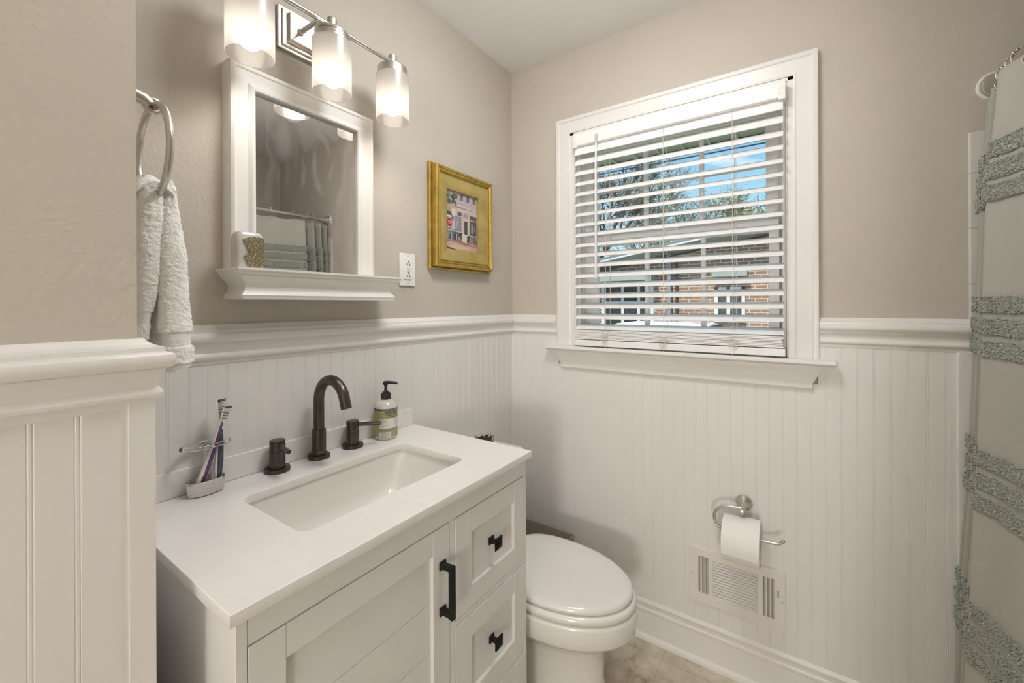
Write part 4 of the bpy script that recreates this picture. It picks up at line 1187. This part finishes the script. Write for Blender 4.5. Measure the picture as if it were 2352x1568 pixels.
# ================================================================== WALL VENT
vt = thing('vent_register', (0, -0.956, 0.226), 'white metal wall vent with three sets of louvres above the baseboard', 'vent')
vx = -(PF + 0.003)
holes = []
for k in range(3):
    holes.append(rect(0.8375 + 0.0122 * k, 0.8375 + 0.0122 * k + 0.0085, 0.2625, 0.3960))
    holes.append(rect(1.0415 + 0.0122 * k, 1.0415 + 0.0122 * k + 0.0075, 0.2600, 0.3930))
holes.append(rect(0.8865, 1.0255, 0.2600, 0.3900))
holes.append(rect(1.0835, 1.0870, 0.3390, 0.3590))
vs, fs = poly('v', rrect(0.8065, 1.1058, 0.2265, 0.4262, 0.003, 3), holes, 0.006, 0.0012)
MB().add(vs, fs, T=onX(vx)).build('face_plate', VENTM, vt)
MB().box(-PF - .0008, -PF - .0002, -1.10, -0.812, 0.232, 0.42).build('duct_back', DARK, vt)
for k in range(13):
    z = 0.2640 + 0.0100 * k
    T = Matrix.Translation((vx + 0.0005, 0, z)) @ Matrix.Rotation(math.radians(-52), 4, 'Y')
    MB().box(-0.0042, 0.0042, -1.0265, -0.8855, -0.0004, 0.0004, T=T).build('louvre', VENTM, vt)
for k in range(3):
    for y, s in ((-(0.8375 + 0.0122 * k + 0.006), 1), (-(1.0415 + 0.0122 * k + 0.005), -1)):
        T = Matrix.Translation((vx + 0.0010, y, 0)) @ Matrix.Rotation(math.radians(40 * s), 4, 'Z')
        MB().box(-0.0005, 0.0035, -0.0005, 0.0005, 0.2605, 0.3955, T=T).build('side_louvre', VENTM, vt)
MB().box(vx - .0085, vx - .003, -1.0900, -1.0800, 0.3170, 0.3390).build('damper_lever', VENTM, vt, bevel=0.0012)
for y, z in ((-0.8145, 0.3255), (-1.0985, 0.3245)):
    m = MB().lathe([(0.0042, 0), (0.0042, .0012), (0.003, .0022), (0.001, .0024)], (vx - .003, y, z), Matrix.Rotation(-PI / 2, 4, 'Y'), 14)
    m.box(vx - .0058, vx - .0052, y - .003, y + .003, z - .0005, z + .0005)
    m.build('screw', GREYP, vt)

# ================================================================== TUB, ROD, RINGS, LINER, CURTAIN
tb = thing('bathtub', (-0.78, -1.9, 0), 'white bathtub behind the sage shower curtain', 'bathtub')
m = MB()
m.loft([rr3(-1.549, -0.011, -2.239, -1.560, .02, 0.001), rr3(-1.549, -0.011, -2.239, -1.560, .02, 0.36), rr3(-1.545, -0.014, -2.236, -1.563, .02, 0.37), rr3(-1.47, -0.09, -2.18, -1.635, .08, 0.37), rr3(-1.45, -0.11, -2.16, -1.655, .08, 0.35), rr3(-1.38, -0.22, -2.10, -1.72, .08, 0.10), rr3(-1.30, -0.30, -2.05, -1.77, .08, 0.08)])
m.build('tub_shell', PORC, tb, angle=45)
RODY, RODZ = -1.588, 1.907
rd = thing('curtain_rod', (-0.78, RODY, RODZ), 'brushed nickel shower curtain rod with flared end on the wall', 'curtain rod')
MB().tube([(-1.55, RODY, RODZ), (-0.01, RODY, RODZ)], 0.0125, 24).build('rod', NICKEL, rd)
for x, s in ((0.0, -1), (-1.55, 1)):
    m = MB().lathe([(0.0320, 0.004), (0.0330, 0.007), (0.0310, 0.012), (0.0285, 0.014), (0.0285, 0.017), (0.0265, 0.022), (0.0215, 0.034), (0.0185, 0.050), (0.0180, 0.062), (0.0168, 0.066), (0.0130, 0.067)], (x, RODY, RODZ), Matrix.Rotation(s * PI / 2, 4, 'Y'), 36)
    m.build('flange', NICKEL, rd)
    MB().lathe([(0.0390, 0.0), (0.0390, 0.003), (0.0370, 0.0055), (0.001, 0.006)], (x, RODY, RODZ), Matrix.Rotation(s * PI / 2, 4, 'Y'), 40).build('wall_disc', WHITEP, rd)
path0 = [(-0.026, -1.580), (-0.036, -1.566), (-0.046, -1.600), (-0.058, -1.612), (-0.070, -1.572), (-0.080, -1.562), (-0.092, -1.606), (-0.102, -1.618), (-0.118, -1.572), (-0.130, -1.558),
         (-0.146, -1.590), (-0.162, -1.618), (-0.180, -1.580), (-0.194, -1.546), (-0.204, -1.544), (-0.226, -1.558), (-0.255, -1.568), (-0.300, -1.578), (-0.350, -1.590), (-0.395, -1.597), (-0.440, -1.598), (-0.500, -1.592),
         (-0.560, -1.572), (-0.610, -1.555), (-0.680, -1.580), (-0.750, -1.590), (-0.810, -1.560), (-0.880, -1.575), (-0.950, -1.592), (-1.010, -1.560), (-1.090, -1.580), (-1.160, -1.590), (-1.220, -1.558), (-1.300, -1.580), (-1.380, -1.590), (-1.440, -1.562)]
cp = [Vector((p.x, p.y)) for p in catmull([(x, y, 0) for x, y in path0], 10)]
OFFZ = [(2.0, 0), (1.87, 0), (1.6, .019), (1.3, .026), (.86, .042), (.37, .066), (.1, .070), (-1, .07)]
def offz(z):
    for (za, oa), (zb_, ob) in zip(OFFZ, OFFZ[1:]):
        if z >= zb_: return oa + (ob - oa) * (za - z) / (za - zb_)
    return 0.07
def cpos(i, z):
    p = cp[i]; k = min(1, max(0, (1.87 - z) / 0.5))
    n_ = noise.noise(Vector((p.x * 9, z * 2.2, 0.3))) * 0.006 * k
    return Vector((p.x + 0.4 * n_, p.y + offz(z) * (1 if p.x < -0.03 else 0.85) + n_, z))
def topz(i):
    return 1.872 + 0.004 * math.sin(cp[i].x * 46)
rings = []
zs = [0.0] + [k / 60 for k in range(1, 61)]
m = MB(); nv = len(cp)
vs, fs = [], []
for i in range(nv):
    for t_ in zs:
        z = topz(i) + (0.10 - topz(i)) * t_
        vs.append(cpos(i, z))
nz_ = len(zs)
for i in range(nv - 1):
    for j in range(nz_ - 1):
        fs.append((i * nz_ + j, i * nz_ + j + 1, (i + 1) * nz_ + j + 1, (i + 1) * nz_ + j))
m.add(vs, fs)
cu = thing('shower_curtain', (-0.7, -1.56, 0.10), 'sage green shower curtain with fluffy chenille stripes', 'shower curtain')
co = m.build('cloth', CLOTH, cu, angle=80)
sm_ = co.modifiers.new('thick', 'SOLIDIFY'); sm_.thickness = 0.0016
# hem seam
MB().tube([cpos(i, topz(i) - 0.036) + Vector((0, 0.0014, 0)) for i in range(0, nv)], 0.0006, 4).build('hem_seam', CLOTH, cu)
# chenille stripes
def arc_resample(z, step_f):
    P = [cpos(i, z) for i in range(nv)]
    out = []; acc = 0.0
    for i in range(nv - 1):
        a, b2 = P[i], P[i + 1]; d = (b2 - a).length
        st = step_f(a.x)
        while acc < d:
            out.append((a + (b2 - a) * (acc / d), i)); acc += st
        acc -= d
    return out
for zc in (1.685, 1.632, 1.580, 1.3150, 1.2620, 1.2090, 0.945, 0.892, 0.839, 0.575, 0.522, 0.469):
    rs = arc_resample(zc, lambda x: 0.0018 if x > -0.34 else (0.006 if x > -0.6 else 0.016))
    rings = []
    n = len(rs); NP = 26
    for i, (p, pi_) in enumerate(rs):
        q0 = rs[max(i - 2, 0)][0]; q1 = rs[min(i + 2, n - 1)][0]
        tn = (q1 - q0).normalized(); nn = Vector((0, 0, 1)).cross(tn).normalized()
        if nn.y < 0 and abs(nn.y) > 0.2 and False: nn = -nn
        nn = -nn
        fine = p.x > -0.6
        ring = []
        for j in range(NP):
            a = 2 * PI * j / NP
            hh = 0.0175 * math.copysign(abs(math.sin(a)) ** 0.55, math.sin(a)); dd = 0.0052 * math.copysign(abs(math.cos(a)) ** 0.7, math.cos(a)) + 0.001
            v = p + Vector((0, 0, hh)) + nn * dd
            if fine:
                am = noise.noise(v * 190) * 0.0012
                v += (nn * math.cos(a) + Vector((0, 0, math.sin(a)))) * am 
            ring.append(v)
        rings.append(ring)
    bm_ = MB().loft(rings)
    rnd = random.Random(int(zc * 1000))
    for i, (p, pi_) in enumerate(arc_resample(zc, lambda x: 0.0032 if x > -0.34 else (0.007 if x > -0.6 else 9.0))):
        if p.x < -0.6: break
        cn = min(range(n), key=lambda q_: (rs[q_][0] - p).length_squared) if i == 0 else cn
        while cn < n - 1 and (rs[cn + 1][0] - p).length_squared < (rs[cn][0] - p).length_squared: cn += 1
        tn = (rs[min(cn + 2, n - 1)][0] - rs[max(cn - 2, 0)][0]).normalized()
        nn = -Vector((0, 0, 1)).cross(tn).normalized()
        big = 1.0 if p.x > -0.34 else 1.9
        for j in range(11 if big == 1 else 6):
            hz = ((j + 0.5) / (11 if big == 1 else 6) - 0.5) * 0.037 + rnd.uniform(-.0014, .0014)
            for sgn in ((1, -1) if p.x > -0.22 else (1,)):
                d = (nn * sgn + tn * rnd.uniform(-.8, .8) + Vector((0, 0, rnd.uniform(-.9, .6) + hz * 30))).normalized()
                c = p + Vector((0, 0, hz)) + nn * sgn * 0.0045 + tn * rnd.uniform(-.0014, .0014)
                sd = d.orthogonal().normalized(); s2 = d.cross(sd)
                r_ = rnd.uniform(.0016, .0023) * big; ln_ = rnd.uniform(.0036, .0058) * (0.6 + 0.4 * big)
                bm_.loft([[c + d * (ln_ * t_) + (sd * math.cos(a) + s2 * math.sin(a)) * (r_ * k_) for a in (0, 1.257, 2.513, 3.770, 5.027)] for t_, k_ in ((-.2, .7), (.35, 1.0), (.8, .8), (1.0, .25))], cap0=False)
    bm_.build('chenille_stripe', CHEN, cu, angle=80)
# liner
lp = [(-0.016, -1.585), (-0.05, -1.630), (-0.10, -1.636), (-0.16, -1.642), (-0.25, -1.638), (-0.40, -1.648), (-0.60, -1.638), (-0.80, -1.648), (-1.0, -1.640), (-1.2, -1.648), (-1.42, -1.64)]
lc = catmull([(x, y, 0) for x, y in lp], 8)
vs, fs = [], []
for p in lc:
    for k in range(13):
        z = 1.866 + (0.376 - 1.866) * k / 12
        vs.append((p.x - (0.014 * min(1, (1.866 - z) / 0.15) if p.x > -0.06 else 0), p.y + (-0.012 if z < 0.5 else 0), z))
for i in range(len(lc) - 1):
    for k in range(12): fs.append((i * 13 + k, i * 13 + k + 1, (i + 1) * 13 + k + 1, (i + 1) * 13 + k))
ln = MB().add(vs, fs).build('curtain_liner', LINER, angle=80)
ln.modifiers.new('thick', 'SOLIDIFY').thickness = 0.001
tag(ln, 'white plastic liner hanging behind the sage curtain', 'curtain liner')
# rings
ORD = ['nearest the window wall', 'second from the window wall', 'third from the window wall', 'fourth from the window wall', 'fifth from the window wall', 'sixth from the window wall']
for k, x in enumerate((-0.066, -0.127, -0.158, -0.250, -0.390, -0.530)):
    yb_ = min((p for p in cp), key=lambda p: abs(p.x - x)).y
    rg_ = thing('curtain_ring', (x, RODY, RODZ), 'roller-ball ring on the curtain rod, ' + ORD[k], 'curtain ring', 'rings on the curtain rod')
    pts = []
    for i in range(15):
        a = math.radians(-60 + 300 * i / 14) - PI / 2 + math.radians(30)
        pts.append((x, RODY + 0.0205 * math.cos(a + 1.57), RODZ + 0.002 + 0.0205 * math.sin(a + 1.57)))
    m = MB().tube([(x, RODY + 0.0185 * math.cos(a), RODZ + 0.0005 + 0.0200 * math.sin(a)) for a in [math.radians(-70 + 320 * i / 28) for i in range(29)]], 0.0014, 8)
    m.tube([(x, RODY + 0.0185 * math.cos(math.radians(-70)), RODZ - 0.0183), (x, RODY + 0.004, RODZ - 0.030), (x, yb_ + 0.004, RODZ - 0.040), (x, yb_ + 0.006, 1.862), (x, yb_ + 0.002, 1.852), (x, yb_ - 0.003, 1.858)], 0.0014, 8)
    m.build('wire', NICKEL, rg_)
    m = MB()
    for a in (40, 66, 90, 114, 140):
        m.ball((x, RODY + 0.0185 * math.cos(math.radians(a)), RODZ + 0.0005 + 0.0200 * math.sin(math.radians(a))), 0.0040, 12)
    m.build('roller_ball', NICKEL, rg_)
    gr = MB().lathe([(0.0075, 0), (0.0080, 0.001), (0.0070, 0.002), (0.0042, 0.0018), (0.0042, 0)], (x, yb_ + 0.001, 1.854), Matrix.Rotation(-PI / 2, 4, 'X'), 20, cap0=False, cap1=False)
    gr.build('grommet', NICKEL, rg_)

# ================================================================== OUTDOORS
GRASS = mat('dry winter lawn', (0.20, 0.19, 0.10), 0.9, nscale=3, ncol=0.4)
struct('ground', MB().box(0.2, 60, -30, 45, -0.6, -0.42), GRASS, 'grassy yard outside the window', 'ground')
SOF = mat('olive metal soffit', (0.60, 0.63, 0.49), 0.5, nscale=8, ncol=0.05, bump=0.2, bscale=90)
GUT = mat('dark gutter', (0.03, 0.035, 0.04), 0.5, nscale=8, ncol=0.1)
ev = thing('roof_eave', (0.45, -0.6, 2.165), 'olive ribbed eave soffit above the outside of the window', 'eave')
m = MB().box(0.14, 0.75, -3.0, 2.5, 2.170, 2.19)
m.build('soffit_panel', SOF, ev)
m = MB()
for k in range(-17, 14):
    y = -0.6325 + 0.1275 * k
    m.box(0.14, 0.748, y - 0.006, y + 0.006, 2.160, 2.1705)
m.build('soffit_rib', SOF, ev)
m = MB().box(0.75, 0.80, -3.0, 2.5, 2.150, 2.26)
for k in range(-17, 14):
    y = -0.6325 + 0.1275 * k
    m.add([(0.742, y - 0.016, 2.1705), (0.752, y - 0.016, 2.1705), (0.752, y + 0.016, 2.1705), (0.742, y + 0.016, 2.1705), (0.742, y, 2.150), (0.752, y, 2.150)], [(0, 1, 2, 3), (0, 3, 4), (1, 5, 2), (0, 4, 5, 1), (3, 2, 5, 4)])
m.build('gutter', GUT, ev)
MB().box(0.14, 0.80, -3.0, 2.5, 2.2, 2.45).build('roof_edge', GUT, ev)
MB().tube([(2.2, -3.0, 2.60), (2.2, 6.0, 2.60)], 0.007, 6).build('power_cable', GUT) and None
pcable = bpy.data.objects['power_cable']
tag(pcable, 'thin black cable crossing the sky outside the window', 'cable')

BRICK = brick_mat('red brick', (0.40, 0.15, 0.085), (0.24, 0.15, 0.095), (0.58, 0.53, 0.45), 0.23, 0.0762, 0.011, ('Y', 'Z'), 0.85, 0.5, 0.5, -0.1)
HWT = mat('white house trim', (0.62, 0.64, 0.64), 0.5, nscale=6, ncol=0.02)
HSG = mat('pale sage soffit', (0.30, 0.33, 0.30), 0.6, nscale=6, ncol=0.03)
HDK = mat('dark house pane', (0.03, 0.04, 0.035), 0.6, nscale=14, ncol=0.4, spec=0.1)
ROOF = mat('grey shingles', (0.20, 0.22, 0.22), 0.9, nscale=30, ncol=0.3)
PIPE = mat('grey downpipe', (0.24, 0.26, 0.28), 0.4, nscale=10, ncol=0.05)
ho = thing('brick_house', (11, 0.5, -0.6), 'red brick house with low gable seen through the blind', 'house')
rz = lambda y: 2.462 + (2.884 - y) * 0.152
m = MB()
yy = (9.0, -4.0)
m.loft([[(9.0, yy[0], -0.6), (9.0, yy[1], -0.6), (9.0, yy[1], rz(yy[1]) - 0.18), (9.0, yy[0], rz(yy[0]) - 0.18)], [(13.0, yy[0], -0.6), (13.0, yy[1], -0.6), (13.0, yy[1], rz(yy[1]) - 0.18), (13.0, yy[0], rz(yy[0]) - 0.18)]])
m.build('wall', BRICK, ho)
m = MB()
m.loft([[(8.45, y, rz(y) - 0.02), (8.45, y, rz(y) + 0.045), (8.51, y, rz(y) + 0.045), (8.51, y, rz(y) - 0.02)] for y in (9.6, -4.6)])
m.build('fascia', HWT, ho)
m = MB().loft([[(8.49, y, rz(y) - 0.03), (8.49, y, rz(y) - 0.005), (9.3, y, rz(y) - 0.005), (9.3, y, rz(y) - 0.17)] for y in (9.6, -4.6)])
m.build('soffit', HSG, ho)
m = MB().loft([[(8.43, y, rz(y) + 0.045), (8.43, y, rz(y) + 0.075), (13.2, y, rz(y) + 0.075), (13.2, y, rz(y) + 0.045)] for y in (9.6, -4.6)])
m.build('roof', ROOF, ho)
def hwin(y0, y1, z0, z1, bars, sills):
    f = MB()
    f.box(8.96, 9.02, y0, y1, z0, z0 + .06).box(8.96, 9.02, y0, y1, z1 - .06, z1)
    for b_ in [y0, y1 - .07] + bars: f.box(8.96, 9.02, b_, b_ + .07, z0, z1)
    for s_ in sills: f.box(8.965, 9.02, y0, y1, s_, s_ + .055)
    fo = f.build('window', HWT, ho)
    MB().box(9.0 - .012, 9.0 - .006, y0 + .02, y1 - .02, z0 + .02, z1 - .02).build('pane', HDK, fo)
hwin(1.86, 3.22, 0.55, 1.86, [2.20, 2.62], [1.36, 0.98])
hwin(-0.15, 0.47, 0.95, 1.72, [0.15], [1.32])
m = MB().box(8.55, 9.0, 1.80, 5.5, 1.93, 2.13); m.build('awning', HSG, ho)
m = MB().box(8.75, 9.0, -0.21, 0.50, 1.95, 2.07); m.build('awning', HSG, ho)
m = MB().box(8.93, 9.0, -0.16, 0.48, 0.92, 1.05); m.build('sill_box', HWT, ho, bevel=0.01)
m = MB().tube([(8.92, 1.46, -0.5), (8.92, 1.46, 2.55)], 0.045, 10); m.build('downpipe', PIPE, ho)
m = MB().tube([(8.94, 1.30, -0.5), (8.94, 1.30, 2.4)], 0.03, 8).tube(catmull([(8.94, 1.30, 2.40), (8.85, 1.5, 2.52), (8.8, 1.75, 2.50)], 6), 0.012, 6); m.build('meter_conduit', GUT, ho)

CARW = mat('white car paint', (0.80, 0.81, 0.82), 0.15, nscale=3, ncol=0.01, coat=0.6)
TYRE = mat('tyre rubber', (0.02, 0.02, 0.02), 0.8, nscale=30, ncol=0.2)
cr = thing('car', (7.0, 1.1, -0.6), 'white parked car in front of the brick house', 'car')
prof = [(-0.9, 0.30), (-0.9, 0.72), (-0.80, 0.82), (-0.25, 0.95), (0.25, 1.02), (0.75, 1.36), (1.0, 1.42), (2.0, 1.43), (2.4, 1.38), (2.95, 1.05), (3.35, 1.0), (3.42, 0.80), (3.42, 0.30)]
m = MB(); rings = []
for x, k, s in ((6.18, .93, 0.0), (6.24, 1.0, 0.0), (6.35, 1.0, 1.0), (7.65, 1.0, 1.0), (7.76, 1.0, 0.0), (7.82, .93, 0.0)):
    ring = []
    for y, z in prof:
        zz = z if (z < 1.03 or s) else 1.0 + (z - 1.03) * 0.05
        ring.append((x, 0.9 + y * k + 0.0, -0.6 + zz * (1 if k == 1 else .97)))
    rings.append(ring)
m.loft(rings).build('body', CARW, cr, bevel=0.03)
for y in (0.55, 3.35):
    for x in (6.22, 7.62):
        MB().lathe([(0.31, 0), (0.33, 0.03), (0.33, 0.14), (0.31, 0.17), (0.18, 0.175)], (x, y, -0.27), Matrix.Rotation(PI / 2, 4, 'Y'), 28).build('wheel', TYRE, cr)
m = MB()
m.add([(6.40, 1.16, .435), (7.60, 1.16, .435), (7.55, 1.62, .752), (6.45, 1.62, .752)], [(0, 1, 2, 3)]); m.add([(6.345, 1.75, .72), (6.345, 3.2, .72), (6.29, 3.6, .47), (6.29, 1.4, .47)], [(0, 1, 2, 3)])
m.build('car_glass', HDK, cr)
cr.location = (7.0, -0.35, -0.42)

# trees
BARK = mat('grey bark', (0.085, 0.075, 0.065), 0.9, nscale=12, ncol=0.4)
BARK2 = mat('pale bark', (0.34, 0.31, 0.27), 0.9, nscale=12, ncol=0.3)
LF1 = mat('olive leaves', (0.33, 0.34, 0.19), 0.6, nscale=2.5, ncol=0.45)
LF2 = mat('bright green leaves', (0.15, 0.26, 0.045), 0.6, nscale=2.5, ncol=0.4)
LF3 = mat('dark oak leaves', (0.065, 0.085, 0.04), 0.6, nscale=2.5, ncol=0.4)
def tree(label, base, height, seed, bark, leaf, nleaf, levels=5, spread=0.6, r0_=0.16, droop=0.0, lsize=0.07):
    rnd = random.Random(seed)
    root = thing('tree', base, label, 'tree', 'trees beyond the brick house')
    wood = MB(); tips = []
    def grow(p, d, ln, r, lv):
        n = 5; pts = [p]; rr = [r]
        q = p.copy(); dd = d.copy()
        for i in range(n):
            dd = (dd + Vector((rnd.uniform(-1, 1), rnd.uniform(-1, 1), rnd.uniform(-.6, .8) - droop)) * 0.16).normalized()
            q = q + dd * ln / n
            pts.append(q.copy()); rr.append(r * (1 - 0.10 * (i + 1)))
        wood.tube(pts, rr, 7 if lv < 2 else (5 if lv < 4 else 3), cap=False)
        if lv >= 3: tips.extend(pts[2:])
        if lv < levels:
            k = 3 if lv < 1 else rnd.choice([3, 4, 4])
            for j in range(k):
                s = rnd.uniform(0.45, 1.0); b0 = pts[max(1, int(s * n))]
                nd = (dd + Vector((rnd.uniform(-1, 1), rnd.uniform(-1, 1), rnd.uniform(-.5, .7))) * spread * 1.5).normalized()
                grow(b0, nd, ln * rnd.uniform(0.58, 0.80), r * 0.63, lv + 1)
    grow(Vector(base), Vector((0, 0, 1)), height * 0.36, r0_, 0)
    wood.build('trunk', bark, root, angle=80)
    if nleaf:
        lf = MB()
        for k in range(nleaf):
            t_ = rnd.choice(tips) + Vector((rnd.gauss(0, .2), rnd.gauss(0, .2), rnd.gauss(0, .17)))
            T = Matrix.Translation(t_) @ Matrix.Rotation(rnd.random() * 6.3, 4, 'Z') @ Matrix.Rotation(rnd.random() * 3.1, 4, 'X')
            s = lsize * rnd.uniform(.6, 1.3)
            lf.add([(-s, 0, 0), (0, -s * .5, .01), (s, 0, 0), (0, s * .5, .01)], [(0, 1, 2, 3)], T=T)
        lo = lf.build('foliage', leaf, root, angle=80); lo['kind'] = 'stuff'
tree('bare dark-branched tree at the left side of the view', (18.0, 7.0, -0.6), 12.5, 5, BARK, LF3, 2600, 6, 0.62, 0.21)
tree('bare pale-branched tree in the middle of the view', (27.5, 6.1, -0.6), 18.6, 11, BARK2, LF1, 6000, 6, 0.66, 0.22)
tree('leafy olive tree at the right side of the view', (18.5, 0.9, -0.6), 9.6, 21, BARK2, LF1, 26000, 5, 0.70, 0.13, lsize=0.06)
tree('bright green low tree behind the house roof', (25.0, 8.6, -0.6), 6.2, 33, BARK, LF2, 5000, 4, 0.8, 0.16, lsize=0.10)
tree('thin bare tree furthest behind the house', (38.0, 1.0, -0.6), 16, 47, BARK, LF3, 900, 5, 0.6, 0.15)
